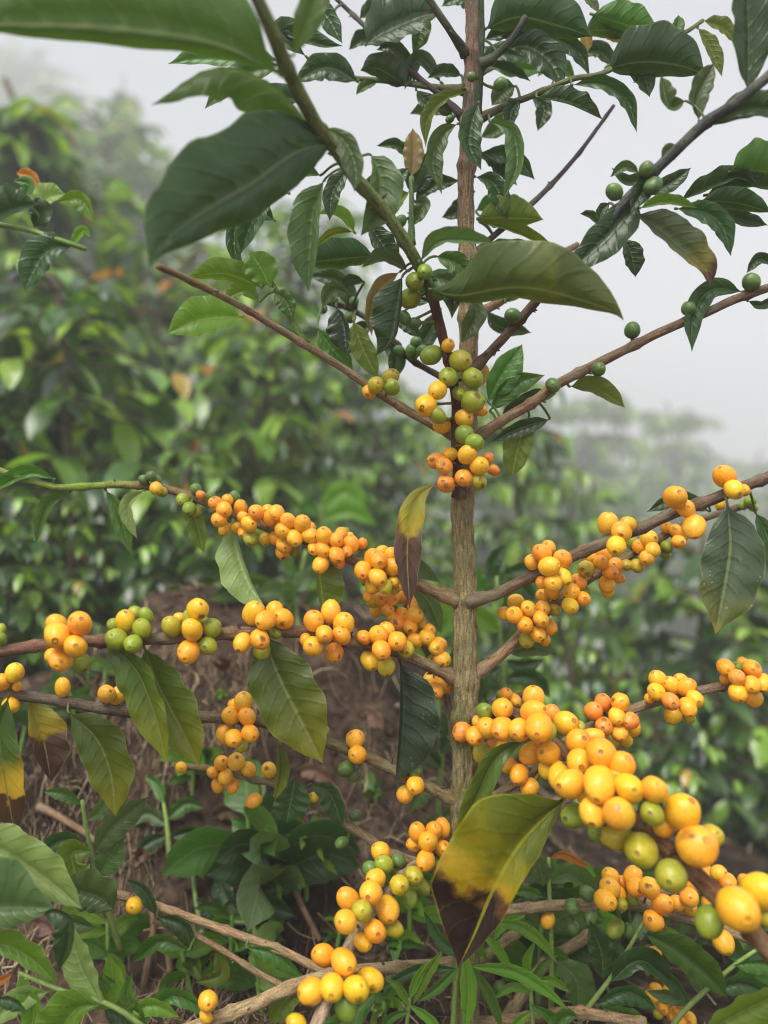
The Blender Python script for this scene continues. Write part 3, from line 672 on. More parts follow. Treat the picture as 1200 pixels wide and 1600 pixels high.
# the other branches fork off these ones rather than off the trunk
PAR = {'D2': 'D', 'E2': 'E', 'J2': 'J', 'RT': 'Q', 'RS': 'Q', 'VB': 'V'}

def near(id_, x, y):
    best = None
    for i, (p, r) in enumerate(LINE[id_]):
        q = px(p); d = (q[0] - x) ** 2 + (q[1] - y) ** 2
        if best is None or d < best[0]: best = (d, p, r, i)
    return best
# berries: colours, blemishes, the brown disc at the free end
BC = {'o': [(250, 180, 42), (248, 172, 38), (252, 188, 48)], 'y': [(246, 196, 38), (240, 188, 34)], 'h': [(196, 172, 40), (178, 168, 42)],
      'g': [(138, 156, 44), (124, 148, 46), (150, 162, 48)], 'd': [(94, 124, 62), (84, 112, 58)], 'p': [(240, 158, 58), (234, 148, 60)], 'q': [(248, 174, 44), (244, 164, 46)]}
def berry_geo(c, r, axis, kind, rng, seg=26, rings=18):
    z = axis.normalized(); x = z.orthogonal().normalized(); y = z.cross(x)
    base = G(*rng.choice(BC[kind])); base = tuple(v * rng.uniform(.86, 1.0) for v in base)
    brown = G(128, 78, 40) if kind not in 'gd' else G(92, 84, 40)
    cheek = mix(base, G(240, 128, 44), rng.uniform(.05, .7) ** 1.3) if kind in 'opqy' else mix(base, G(196, 178, 44), rng.uniform(0, .5))
    if kind == 'd': cheek = mix(base, G(110, 140, 60), .5)
    ca = Vector((rng.uniform(-1, 1), rng.uniform(-1, 1), rng.uniform(-.5, 1))).normalized()
    spots = []
    for k in range({'q': 2, 'p': 2}.get(kind, 1 if rng.random() < .22 else 0)):
        d = Vector((rng.uniform(-.9, .9), rng.uniform(-.9, .9), rng.uniform(.1, .95))).normalized()
        spots.append((d, rng.uniform(.93, .985) if k == 0 else .985, rng.uniform(.55, .9)))
    el = rng.uniform(1.04, 1.24); fl = rng.uniform(.84, 1.0); dsz = rng.uniform(.55, 1.0); dk_ = rng.uniform(.6, 1)
    th = [0, 3, 5.5, 8, 10, 12.5, 15, 18, 24] + [24 + (180 - 24) * k / (rings - 6) for k in range(1, rings - 5)]
    V = []; COL = []; FC = []; s0 = rng.uniform(0, 50)
    for i, a in enumerate(th):
        a = math.radians(a); ct, st = math.cos(a), math.sin(a)
        dent = 1 - .045 * math.exp(-(math.degrees(a) / 8) ** 2) + .012 * math.exp(-((math.degrees(a) - 14) / 4) ** 2)
        for k in range(seg if i not in (0, len(th) - 1) else 1):
            b = 2 * math.pi * k / seg
            u = Vector((math.cos(b) * st, math.sin(b) * st, ct))
            w_ = 1 + .05 * noise.noise(u * 1.5 + Vector((s0, 0, 0)))
            V.append(c + (x * u.x * fl + y * u.y + z * u.z * el) * (r * dent * w_))
            f = mix(base, cheek, smooth(-.1, .9, u.dot(ca)))
            if kind == 'h': f = mix(f, G(140, 158, 44), smooth(.1, -.8, u.z))
            f = mix(f, mix(base, G(150, 160, 60), .6), smooth(-.85, -1, u.z) * .6)
            for d, lim, st_ in spots:
                f = mix(f, G(88, 42, 26), st_ * smooth(lim, min(.999, lim + .025), u.dot(d) + .02 * noise.noise(u * 6 + Vector((s0, 3, 1)))))
            dg = math.degrees(a)
            dg /= dsz
            if dg < 19: f = mix(f, brown, dk_ * (.95 if 6 < dg < 13 else .55) * smooth(18.5, 12.5, dg))
            f = tuple(q * (1 + .10 * noise.noise(u * 2.2 + Vector((s0, 7, 0))) + .05 * noise.noise(u * 9 + Vector((1, s0, 0)))) for q in f)
            V_ = f; COL.append(V_)
    idx = [0]; acc = 1
    starts = []
    n = len(th); pos = 0
    for i in range(n):
        starts.append(pos); pos += 1 if i in (0, n - 1) else seg
    for i in range(n - 1):
        for k in range(seg):
            k2 = (k + 1) % seg
            if i == 0: FC.append((0, starts[1] + k, starts[1] + k2))
            elif i == n - 2: FC.append((starts[i] + k, starts[n - 1], starts[i] + k2))
            else: FC.append((starts[i] + k, starts[i + 1] + k, starts[i + 1] + k2, starts[i] + k2))
    return V, FC, COL
berries = []
rb = random.Random(11)
for ln in BE.strip().split('\n'):
    id_, dat = ln.split('|'); placed = []
    for tok in dat.split():
        q = tok.split(','); x, y, r = map(float, q[:3]); k = q[3]; r *= 1.05 if r < 28 else .99
        d2, bp, br, bi = near(id_, x, y); dist = math.sqrt(d2); rbp = br * F / bp.y
        dz = -.5 * r * rb.random()
        if dist < r + rbp: dz = max(dz, math.sqrt(max(0, (r + rbp) ** 2 - dist ** 2)) * .8)
        for (px_, py_, pr, pdz) in placed:
            dd = (px_ - x) ** 2 + (py_ - y) ** 2; sm = (r + pr) * .97
            if dd < sm * sm: dz = max(dz, pdz + math.sqrt(sm * sm - dd) * .88)
        dz = min(dz, 2.6 * r + rbp)
        placed.append((x, y, r, dz))
        d = bp.y - dz * bp.y / F
        c = P(x, y, d); rad = r * d / F
        out = (c - bp); out = out.normalized() if out.length > 1e-6 else Vector((0, -1, 0))
        ax = out * 1.0 + Vector((rb.gauss(0, .42), -.42 + rb.gauss(0, .3), rb.gauss(0, .42) + (.1 if k in 'gd' else -.05)))
        berries.append((r, id_, c, rad, ax, k))
        st = c - ax.normalized() * rad * 1.02
        dirn = (bp - c)
        foot = bp + Vector((rb.uniform(-1, 1), 0, rb.uniform(-1, 1))) * br * .5
        if dirn.length > br * .8:
            BMESH[id_].tube([foot, (foot + st) / 2 + ax * rad * -.12, st], [2.6 * d / F, 2.1 * d / F, 2.9 * d / F], G(120, 128, 62) if k in 'gdh' else G(150, 128, 60), 6, 0, 0, False)
# little scars, buds and bract stubs along the twigs
for id_, mb in BMESH.items():
    n = len(LINE[id_])
    for i in range(6, n - 2, 9):
        p, r = LINE[id_][i]
        for s in range(rb.randint(1, 4)):
            a = rb.uniform(0, 6.28); dv = Vector((math.cos(a), -.6 * abs(math.sin(a)), math.sin(a))).normalized()
            h = r * rb.uniform(1.3, 2.1); q0 = p + Vector((rb.uniform(-1, 1), 0, rb.uniform(-1, 1))) * r * .6
            c = mb.c[i * 12]; c = mix(c, G(60, 44, 34), rb.uniform(.1, .7))
            mb.tube([q0, q0 + dv * h * .7, q0 + dv * h], [r * .35, r * .28, r * .08], c, 5, 0, 0, False)
for id_ in list(BMESH):
    if id_ in PAR: continue
    BRANCH[id_] = BMESH[id_].build('branch', M_twig, tree, LINE[id_][0][0])
for id_, pa in PAR.items():                 # a twig forking off a branch: its leaves and berries stay beside it under the tree
    BRANCH[id_] = BMESH[id_].build('twig', M_twig, tree, LINE[id_][0][0])
berries.sort(key=lambda b: -b[0])
rest = MB(); seen = 0
BLAB = {'g': 'green unripe berry', 'd': 'small dark green unripe berry', 'h': 'half ripe yellow-green berry', 'q': 'yellow berry with brown blemishes'}
for n_, (r, id_, c, rad, ax, k) in enumerate(berries):
    V, FC, COL = berry_geo(c, rad, ax, k, rb)
    if n_ < 100:
        o = put('berry', V, FC, M_berry, BRANCH[id_], c, None, COL)
        if k in BLAB: o['label'] = BLAB[k]
    else: rest.add(V, FC, [(0, 0)] * len(V), COL)
tag(rest.build('berries', M_berry, tree, tpts[3]), None, None, None, 'stuff')
leaves = []
for i, ln in enumerate(LV.strip().split('\n')):
    q = ln.split('|'); pts = parse_pts(q[1]); wl, wr, zl, zr = map(float, q[2].split())
    # petiole: from the nearest point of the branch
    pp = [P(*p) for p in pts]
    g = leaf_geo(pp, wl, wr, zl, zr, seed=i * 13 + 5)
    d2, bp, br, bi = near(q[0], pts[0][0], pts[0][1])
    leaves.append((g[3], q[0], g, q[3], q[4] if len(q) > 4 else None, pp, bp, pts))
leaves.sort(key=lambda l: -l[0])
restl = {}
for n_, (ar, id_, g, mk, lab, pp, bp, pts) in enumerate(leaves):
    V, FC, UV, _ = g
    d2 = (px(bp)[0] - pts[0][0]) ** 2 + (px(bp)[1] - pts[0][1]) ** 2
    pet = MB()
    wpet = 2.1 * pp[0].y / F
    e = pp[0].lerp(pp[1], .06)
    if 3 < math.sqrt(d2) < 60:
        a = bp; m_ = (a + pp[0]) / 2 + Vector((0, 0, .002))
        pet.tube(cr([a, m_, pp[0], e], 8), wpet, (0, 0, 0), 6, 0, 0, False)
    else:
        pet.tube([pp[0] - (pp[1] - pp[0]) * .05, pp[0], e], wpet, (0, 0, 0), 6, 0, 0, False)
    nV = V + pet.v; nF = FC + [tuple(i + len(V) for i in f) for f in pet.f]; nU = UV + [(.02, .5)] * len(pet.v)
    if n_ < 100:
        o = put('leaf', nV, nF, LM[mk], BRANCH[id_], pp[0], nU)
        if lab: o['label'] = lab
    else:
        r_ = restl.setdefault(mk[:2], MB()); r_.add(nV, nF, nU, [(0, 0, 0)] * len(nV))
if restl:
    keys = list(restl); big = MB()
    for mi, k in enumerate(keys):
        m = restl[k]; big.add(m.v, m.f, m.uv, m.c, mi)
    tag(big.build('leaves', [LM[k] for k in keys], tree, tpts[3]), None, None, None, 'stuff')
# ------------------------------------------------------------------ haze (closed box, its top just above the highest tree)
def build_haze(top, density):
    hx0, hx1, hy0, hy1, hz0 = -68, 68, -7, 105, -10.5
    hv = [Vector(q) for q in ((hx0, hy0, hz0), (hx1, hy0, hz0), (hx1, hy1, hz0), (hx0, hy1, hz0), (hx0, hy0, top), (hx1, hy0, top), (hx1, hy1, top), (hx0, hy1, top))]
    m, t, o = nm('haze'); vs = N(t, 'ShaderNodeVolumePrincipled')
    vs.inputs['Color'].default_value = (.97, .97, .985, 1); vs.inputs['Density'].default_value = density; vs.inputs['Anisotropy'].default_value = .2
    t.links.new(vs.outputs[0], o.inputs['Volume'])
    tag(put('haze', hv, [(3, 2, 1, 0), (4, 5, 6, 7), (0, 1, 5, 4), (1, 2, 6, 5), (2, 3, 7, 6), (3, 0, 4, 7)], m, smooth=False), None, None, None, 'stuff')

# ------------------------------------------------------------------ coffee shrubs of the plantation behind
FOL = {'dark': [(.022, .062, .015), (.036, .092, .018), (.012, .032, .012), (.060, .14, .024)],
       'mid': [(.075, .16, .024), (.11, .22, .032), (.06, .13, .03)],
       'new': [(.22, .38, .035), (.17, .33, .04), (.27, .42, .06)],
       'old': [(.45, .30, .03), (.40, .16, .03), (.30, .26, .04)]}
def fleaf(mb, p, d, up, L, W, c, rng, nu=5):
    """one drooping leaf of a shrub crown: folded along its midrib and bent down"""
    d = d.normalized(); sd = d.cross(up)
    sd = sd.normalized() if sd.length > 1e-4 else Vector((1, 0, 0))
    V = []; F_ = []; droop = rng.uniform(.5, 1.6)
    q = p.copy(); dr = d.copy()
    tab = [.08, .75, 1, .8, .42, .02] if nu == 5 else [prof(i / nu) for i in range(nu + 1)]
    for i in range(nu + 1):
        nn = sd.cross(dr).normalized(); w = W * tab[i]; ruf = .05 * W * math.sin(i * 2.1 + p.x * 90)
        V += [q + sd * w + nn * (w * .28 + ruf), q.copy(), q - sd * w + nn * (w * .28 - ruf)]
        dr = (dr + Vector((0, 0, -1)) * droop / nu).normalized(); q = q + dr * (L / nu)
    for i in range(nu):
        a = i * 3; F_ += [(a, a + 1, a + 4, a + 3), (a + 1, a + 2, a + 5, a + 4)]
    mb.add(V, F_, [(0, 0)] * len(V), [c] * len(V))
def shrub_mesh(h, rad, tiers, per, leaf, seed, palette=(.52, .28, .18, .02), nu=5, low=.05, shape='bush', dens=1.0):
    rng = random.Random(seed); st = MB(); fo = MB()
    stem = [Vector((rng.uniform(-.02, .02) * i, rng.uniform(-.02, .02) * i, h * i / 6 - (.05 if i == 0 else 0))) for i in range(7)]
    stem = cr(stem, 16)
    st.tube(stem, [.016 * h * (1 - .75 * i / 15) + .004 for i in range(16)], (.13, .10, .065), 8, .12, seed)
    for ti in range(tiers):
        f = low + (1 - low) * (ti + rng.uniform(-.3, .3)) / tiers
        f = min(.99, max(low * .6, f)); k = f * 15; p0 = stem[int(k)].lerp(stem[min(15, int(k) + 1)], k % 1)
        if shape == 'bush': rl = rad * (1 - .62 * f ** 1.6) * (.75 + .25 * smooth(0, .25, f))
        else: rl = rad * (.35 + 1.0 * math.sin(math.pi * min(1, max(0, (f - low) / (1.02 - low))) ** .8))
        a0 = rng.uniform(0, 6.28)
        for b in range(per):
            a = a0 + 6.28 * b / per + rng.uniform(-.35, .35); L = rl * rng.uniform(.7, 1.12)
            up0 = rng.uniform(.25, .75) * (1 if shape == 'bush' else 1.1)
            dirh = Vector((math.cos(a), math.sin(a), 0))
            bp = [p0 + dirh * L * s + Vector((0, 0, L * (up0 * s - (up0 * .55 + .18) * s * s))) + Vector((rng.uniform(-1, 1), rng.uniform(-1, 1), 0)) * L * .05 * s for s in (0, .35, .7, 1)]
            n = max(4, int(L / leaf * 2.9)); bp = cr(bp, n * 2)
            st.tube(bp[::2] + [bp[-1]], [.006 * h ** .5 * (1 - .7 * i / len(bp[::2])) for i in range(len(bp[::2]) + 1)], (.14, .12, .06), 5, 0, 0, False)
            for i in range(2 if L > leaf else 0, n):
                if rng.random() > dens: continue
                t = i / (n - 1); q = bp[min(len(bp) - 1, 2 * i)]; T = (bp[min(len(bp) - 1, 2 * i + 1)] - bp[max(0, 2 * i - 1)]).normalized()
                sd = T.cross(Vector((0, 0, 1))); sd = sd.normalized() if sd.length > .01 else Vector((1, 0, 0))
                tip = t > .8
                for s in (-1, 1):
                    g = rng.random(); pr = palette
                    key = 'dark' if g < pr[0] else 'mid' if g < pr[0] + pr[1] else 'new' if g < pr[0] + pr[1] + pr[2] else 'old'
                    if tip and f > .35 and rng.random() < .42 and pr[2] > 0: key = 'new'
                    c = rng.choice(FOL[key]); vv = rng.uniform(.75, 1.25); c = tuple(x * vv for x in c)
                    d = (sd * s * rng.uniform(.6, 1.1) + T * rng.uniform(.3, .9) + Vector((0, 0, rng.uniform(-.6, .2))))
                    ln = leaf * rng.uniform(.6, 1.15) * (.8 if tip else 1)
                    fleaf(fo, q, d, Vector((rng.uniform(-.3, .3), rng.uniform(-.3, .3), 1)), ln, ln * rng.uniform(.17, .23), c, rng, nu)
    return st, fo
PROTO = {}
def shrub(kind, px_, toppx, dist, label, cat='coffee shrub', group='coffee shrubs on the plantation slope', rot=0, name='coffee_shrub', sc=None, wid=1.0, sink=0):
    x = (px_ - 600) / F * dist; y = dist; gz = ground_smooth(x, y) - .02 - sink
    ztop = CZ + (800 - toppx) / F * dist; H = max(.3, ztop - gz)
    root = thing(name, label, cat, (x, y, gz), group)
    k = PROTO[kind]
    for o in k['parts']:
        c = o.copy(); col.objects.link(c); c.parent = root; c.location = (0, 0, 0)
    s = H / k['h']; root.scale = (s * wid, s * wid, s); root.rotation_euler = (0, 0, rot)
    return root
def proto(kind, h, **kw):
    st, fo = shrub_mesh(h, **kw)
    tr = st.build('trunk', M_twig); fl = fo.build('crown', M_foliage)
    for o in (tr, fl): col.objects.unlink(o)
    PROTO[kind] = {'h': h, 'parts': [tr, fl]}
proto('near', 1.4, rad=.56, tiers=14, per=5, leaf=.20, seed=19, palette=(.6, .17, .21, .02), nu=8, low=.03)
proto('lit', 1.4, rad=.56, tiers=15, per=5, leaf=.18, seed=29, palette=(.36, .28, .34, .02), nu=8, low=.03)
proto('full', 1.5, rad=.62, tiers=17, per=6, leaf=.14, seed=3)
proto('loose', 1.5, rad=.66, tiers=14, per=5, leaf=.15, seed=5, palette=(.5, .3, .17, .03))
proto('bright', 1.4, rad=.6, tiers=16, per=6, leaf=.12, seed=8, palette=(.28, .36, .34, .02))
proto('small', .8, rad=.42, tiers=9, per=4, leaf=.12, seed=13, palette=(.5, .34, .15, .01), nu=8)
proto('tree', 4.2, rad=1.35, tiers=24, per=6, leaf=.20, seed=21, palette=(.6, .34, .06, 0), shape='crown', low=.25)
proto('airy', 4.2, rad=1.25, tiers=17, per=5, leaf=.17, seed=34, palette=(.5, .42, .08, 0), shape='crown', low=.3, dens=.8)
proto('tall', 2.2, rad=.42, tiers=15, per=4, leaf=.26, seed=44, palette=(.3, .4, .27, .03))
SH = [
 ('small', 0, 835, 1.12, 'dark leafy bush on the lip of the bank at the left edge', 4.7, .9),
 ('small', 300, 850, 1.3, 'low bush on the lip of the bank behind the yellow and green berry pair', 3.7, 1.0),
 ('small', 205, 868, 1.75, 'low blurred plant on the dark soil behind the paired green berries', .2, 1.1),
 ('small', 400, 800, 1.95, 'low plant at the foot of the left shrubs behind the upper left berries', 1.2, 1.3),
 ('small', 95, 880, 1.3, 'small bushy plant behind the biggest left berries', 2.2, .8),
 ('small', 20, 850, 1.45, 'low dark coffee bush on the soil at the left edge above the first berries', .7, 1.0),
 ('small', 640, 800, 1.7, 'low bush on the soil behind the hanging yellow and brown leaf', 2.7, 1.1),
 ('small', 1010, 1200, 1.35, 'low bush on the soil behind the biggest berries', 1.7, 1.0),
 ('bright', -60, 300, 2.0, 'lit leafy shrub cut by the left edge behind the speckled leafy twig', 3.1, .8),
 ('near', 120, 420, 1.5, 'dense dark coffee shrub in the middle distance at the left behind the leafy branch tip', .4, 1.05),
 ('lit', 410, 450, 1.8, 'dark coffee shrub with glossy drooping leaves behind the long bare left branch', 2.0, 1.0),
 ('full', 575, 540, 2.6, 'blurred coffee shrub directly behind the trunk of the berry tree', 3.0, 1.0),
 ('near', -70, 560, 1.35, 'coffee shrub cut by the left edge above the leafy twig with green berries', 1.0, .8),
 ('lit', 265, 375, 2.4, 'light green coffee shrub with bright new growth under the misty hill shrub', .9, 1.1),
 ('tall', 20, 128, 2.3, 'tall leafy shrub with long upright leaves at the upper left edge', .2, 1.0),
 ('lit', 95, 260, 2.6, 'lit coffee shrub beside the tall leafy shrub at the upper left', 1.4, 1.0),
 ('bright', 165, 185, 8, 'misty round shrub high on the hill left of the big drooping leaf', 2.4, 1.3),
 ('bright', 235, 250, 9, 'paler misty shrub on the hill just left of the drooping leaf tip', 3.9, 1.25),
 ('bright', 455, 320, 3.4, 'light green shrub with small leaves seen through the hanging leaves left of the trunk', 4.2, 1.15),
 ('full', 330, 400, 5.5, 'shrub filling the hillside between the light green shrubs', 5.2, 1.3),
 ('bright', 800, 570, 2.1, 'fine leaved green shrub right behind the long bare right branch', .5, .7),
 ('full', 740, 640, 9, 'dim green shrub behind the berry cluster right of the trunk', 3.3, 1.2),
 ('bright', 890, 745, 3.6, 'bright green shrub below the misty trees on the right', 2.1, 1.2),
 ('near', 1080, 830, 1.7, 'large dark shrub on the right behind the speckled hanging leaf', 1.2, 1.15),
 ('lit', 880, 870, 1.5, 'dark glossy shrub between the trunk and the right berry branches', 4.4, .9),
 ('bright', 1230, 880, 1.9, 'green shrub at the right edge below the speckled hanging leaf', 5.0, 1.0),
 ('full', 1010, 728, 15, 'mist softened shrub above the bright green shrub on the right', 3.7, 1.4),
 ('full', 830, 625, 15, 'fogged shrub crown right of the trunk in the middle distance', 2.9, 1.3),
 ('full', 1190, 765, 13, 'fogged shrub at the right edge behind the topmost berries', .8, 1.2),
]
for kd, x, tp_, d, lab, ro, wd in SH: shrub(kd, x, tp_, d, lab, rot=ro, wid=wd)
TR = [('tree', 40, 92, 26, 'grey misty tree at the top left where the hill meets the fog', .3, 1.0),
      ('tall', 192, 118, 12, 'faint thin spike of a plant rising above the misty hill shrubs', 1.3, .5),
      ('bright', 1062, 628, 17, 'pale misty tree standing alone in the fog on the right', .9, .62),
      ('full', 985, 690, 19, 'faint rounded tree in the fog left of the lone misty tree', 2.2, .9),
      ('bright', 905, 610, 15, 'pale rounded tree in the fog right of the small fine leaved shrub', 3.2, .8),
      ('bright', 1165, 705, 24, 'very faint tree in the fog at the right edge', 4.2, .9)]
for kd, x, tp_, d, lab, ro, wd in TR: shrub(kd, x, tp_, d, lab, 'tree', 'trees fading into the fog', ro, 'misty_tree', wid=wd)

# ------------------------------------------------------------------ leafy young plants close to the tree, leaf by leaf
M_stem = attr_mat('green_stem', .5, .4, .2, 300, vary=.2)
def clear(p):                              # keep leaves and stems in front of the bank they grow on
    return (p[0], p[1], min(p[2], hit(p[0], p[1])[1] - .014)) if 0 < p[2] < 1.02 and 850 < p[1] < 1560 else p
def young_plant(name, label, cat, foot, stems, lv, group=None, tab=PROF, ruf=1.0, sw=5):
    f = P(*clear((foot[0], foot[1], near_depth(foot[2])))); f.z = ground(f.x, f.y) - .01
    root = thing(name, label, cat, f, group); mb = MB()
    for s in stems:
        pts = [P(*clear(p)) for p in parse_pts(s)]; n = 18; q = cr(pts, n)
        mb.tube(q, [(sw - .45 * sw * i / n) * p.y / F for i, p in enumerate(q)], [mix(G(104, 116, 60), G(128, 158, 78), i / n) for i in range(n)], 8, .06, 1)
    line = [v for v in mb.v]
    mb.build('stem', M_stem, root, f)
    for i, ln in enumerate(lv.strip().split('\n')):
        q = ln.split('|'); pts = [P(*clear(p)) for p in parse_pts(q[0])]; wl, wr, zl, zr = map(float, q[1].split())
        V, FC, UV, _ = leaf_geo(pts, wl, wr, zl, zr, seed=i * 7 + len(label), tab=tab, ruf=ruf)
        o = put('leaf', V, FC, LM[q[2]], root, pts[0], UV)
    return root
young_plant('coffee_sapling', 'young coffee plant with large pale green leaves in the lower left corner', 'coffee sapling', (260, 1640, .47),
 ['262,1640,.48 230,1610 190,1580 152,1563 92,1546 30,1520,.47', '160,1568,.475 150,1540 140,1515'],
'''-70,1300,.47 10,1335 85,1385 128,1420|50 28 6 14|pl
-90,1432,.44 -10,1422 55,1420 84,1418|88 26 6 6|gy
62,1418,.445 104,1432 108,1470 92,1518|10 22 8 12|dk
-40,1466,.46 15,1480 52,1502 84,1532|36 9 14 10|lt
154,1562,.475 124,1508 106,1440|25 25 6 6|pl
78,1549,.48 30,1560 -20,1604|18 20 8 6|pl
156,1570,.47 118,1580 72,1648|16 44 6 10|lt
160,1574,.5 192,1592 218,1645|16 20 6 6|dk
-10,1560,.45 20,1562 42,1580|8 14 6 6|dk
20,1520,.48 8,1528 -20,1540|7 7 4 4|or
150,1580,.5 176,1540 170,1490|16 18 6 6|lt
232,1612,.49 200,1560 206,1520|13 15 6 6|md
90,1545,.5 60,1500 20,1500|14 16 6 6|pl
190,1585,.49 240,1570 282,1590|14 14 6 6|lt
30,1520,.48 52,1580 40,1630|16 18 6 6|lt
110,1552,.5 150,1530 190,1540|12 12 6 6|md
80,1440,.5 112,1455 122,1490|10 16 6 6|ol''')
young_plant('coffee_sapling', 'upright young plant with grey green leaves standing behind the pale leaves at lower left', 'coffee sapling', (190, 1500, .62),
 ['190,1490,.62 168,1420 150,1362 136,1300 128,1250,.62'],
'''180,1424,.55 148,1400 92,1388|24 44 8 10|gy
148,1332,.6 180,1288 234,1244|20 22 6 6|gy
152,1370,.61 172,1340 192,1304|19 22 6 6|gy
128,1258,.62 102,1240 68,1237|10 10 6 6|md
134,1282,.62 155,1268 172,1238|10 10 4 4|gy
142,1336,.61 100,1312 56,1342|16 16 6 6|dk
146,1330,.585 112,1336 130,1404|30 26 12 8|ol
150,1450,.6 110,1440 70,1432|14 16 6 6|gy
100,1400,.6 70,1380 40,1400|12 14 6 6|dk''')
young_plant('coffee_sapling', 'leafy green plant with dark pointed leaves in the lower right corner', 'coffee sapling', (960, 1680, .6),
 ['890,1640,.585 912,1585 960,1520 1006,1440,.575', '1030,1640,.57 1060,1590 1100,1550 1150,1506 1192,1478,.56', '860,1620,.62 862,1500 858,1380 857,1340,.62'],
'''942,1532,.58 940,1490 921,1438|19 21 6 6|dk
952,1536,.57 1000,1502 1050,1540|28 7 8 12|dk
1008,1498,.57 1046,1528 1078,1570|9 12 6 6|dk
1004,1458,.55 1050,1478 1100,1518 1137,1560|28 20 10 6|md
930,1572,.58 980,1550 1026,1577|15 17 6 6|dk
868,1500,.63 900,1532 905,1582|27 22 6 6|gy
940,1574,.57 990,1592 1024,1645|15 18 6 6|md
1108,1550,.565 1160,1538 1212,1562|17 13 6 6|dk
1145,1508,.56 1182,1503 1225,1512|7 15 6 8|md
855,1381,.62 890,1366 937,1391|20 7 8 12|gy
857,1343,.62 880,1332 922,1354|5 9 6 6|or
850,1386,.62 842,1352 826,1332|11 15 6 6|gy
856,1388,.63 880,1400 900,1412|12 14 4 4|dk
850,1402,.62 820,1392 800,1396|9 10 4 4|md
858,1430,.63 830,1400 808,1382|14 14 4 4|gy
905,1590,.56 880,1590 850,1640|16 18 6 6|md
1090,1560,.58 1050,1556 1010,1548|12 12 6 6|gy
1160,1500,.6 1130,1470 1090,1466|14 16 6 6|gy
1100,1556,.6 1085,1520 1060,1500|14 16 6 6|gy''')
young_plant('coffee_sapling', 'coffee leaves close to the lens at the bottom right corner', 'coffee sapling', (1240, 1700, .5),
 ['1290,1720,.46 1250,1640 1235,1560,.45'], '''1090,1622,.43 1160,1582 1250,1540|30 34 10 6|ol
1235,1560,.45 1270,1520 1300,1500|20 20 6 6|md''')
young_plant('coffee_sapling', 'low plant with glossy dark leaves just right of the trunk behind the berries', 'coffee sapling', (800, 1180, .85),
 ['800,1230,.85 790,1100 782,1000 776,900,.85'],
'''782,990,.84 740,960 700,950|16 18 6 6|lt
784,1010,.84 830,985 880,1010|18 14 6 6|gy
780,960,.85 800,930 790,880|14 16 6 6|md
776,940,.85 750,915 742,880|12 14 6 6|md
786,1040,.84 760,1060 748,1100|14 16 6 6|dk
788,1060,.84 830,1060 860,1090|16 14 6 6|dk
782,900,.85 820,890 850,900|12 12 6 6|dk
788,1030,.85 815,1040 850,1030|10 12 6 6|dk
778,920,.86 810,915 835,940|16 14 6 6|dk
776,905,.86 770,880 790,850|12 12 6 6|dk''')
young_plant('coffee_sapling', 'dark leafed young plant half hidden behind the lower trunk', 'coffee sapling', (690, 1330, .8),
 ['690,1350,.8 685,1260 690,1180 680,1060 668,960,.8'],
'''690,1200,.79 670,1180 660,1150|14 16 6 6|dk
690,1230,.79 660,1235 640,1270|16 14 6 6|gy
688,1180,.79 700,1150 690,1110|14 14 6 6|dk
690,1150,.79 715,1140 725,1110|10 12 6 6|gy
676,1030,.8 650,1010 640,985|10 12 6 6|lt
672,1000,.8 700,970 690,930|14 14 6 6|lt
686,1270,.79 670,1290 655,1300|14 14 6 6|gy
686,1280,.79 715,1270 740,1290|14 16 6 6|gy
680,1060,.8 700,1040 715,1010|10 10 6 6|dk''')
young_plant('coffee_sapling', 'low sprig with broad leaves under the upper left berry branch', 'coffee sapling', (470, 1000, 1.0),
 ['470,1000,1.0 462,950 470,900,1.0 478,860'],
'''452,945,.98 400,912 320,938|22 16 6 6|md
462,940,.98 430,915 395,925|14 10 6 6|gy
470,945,.98 520,925 545,945|16 12 6 6|gy
470,905,.99 450,880 455,850|9 9 4 4|md
474,890,.99 500,870 505,845|9 10 4 4|dk''')
young_plant('coffee_sapling', 'light green shoot pair in the blurred gap below the upper left berries', 'coffee sapling', (515, 870, 1.5),
 ['505,880,1.5 505,830 500,790,1.5'],
'''500,800,1.48 540,770 575,800|20 12 6 6|lt
500,815,1.48 545,800 590,822|16 10 6 6|lt
500,805,1.48 480,790 470,810|10 10 6 6|md''')
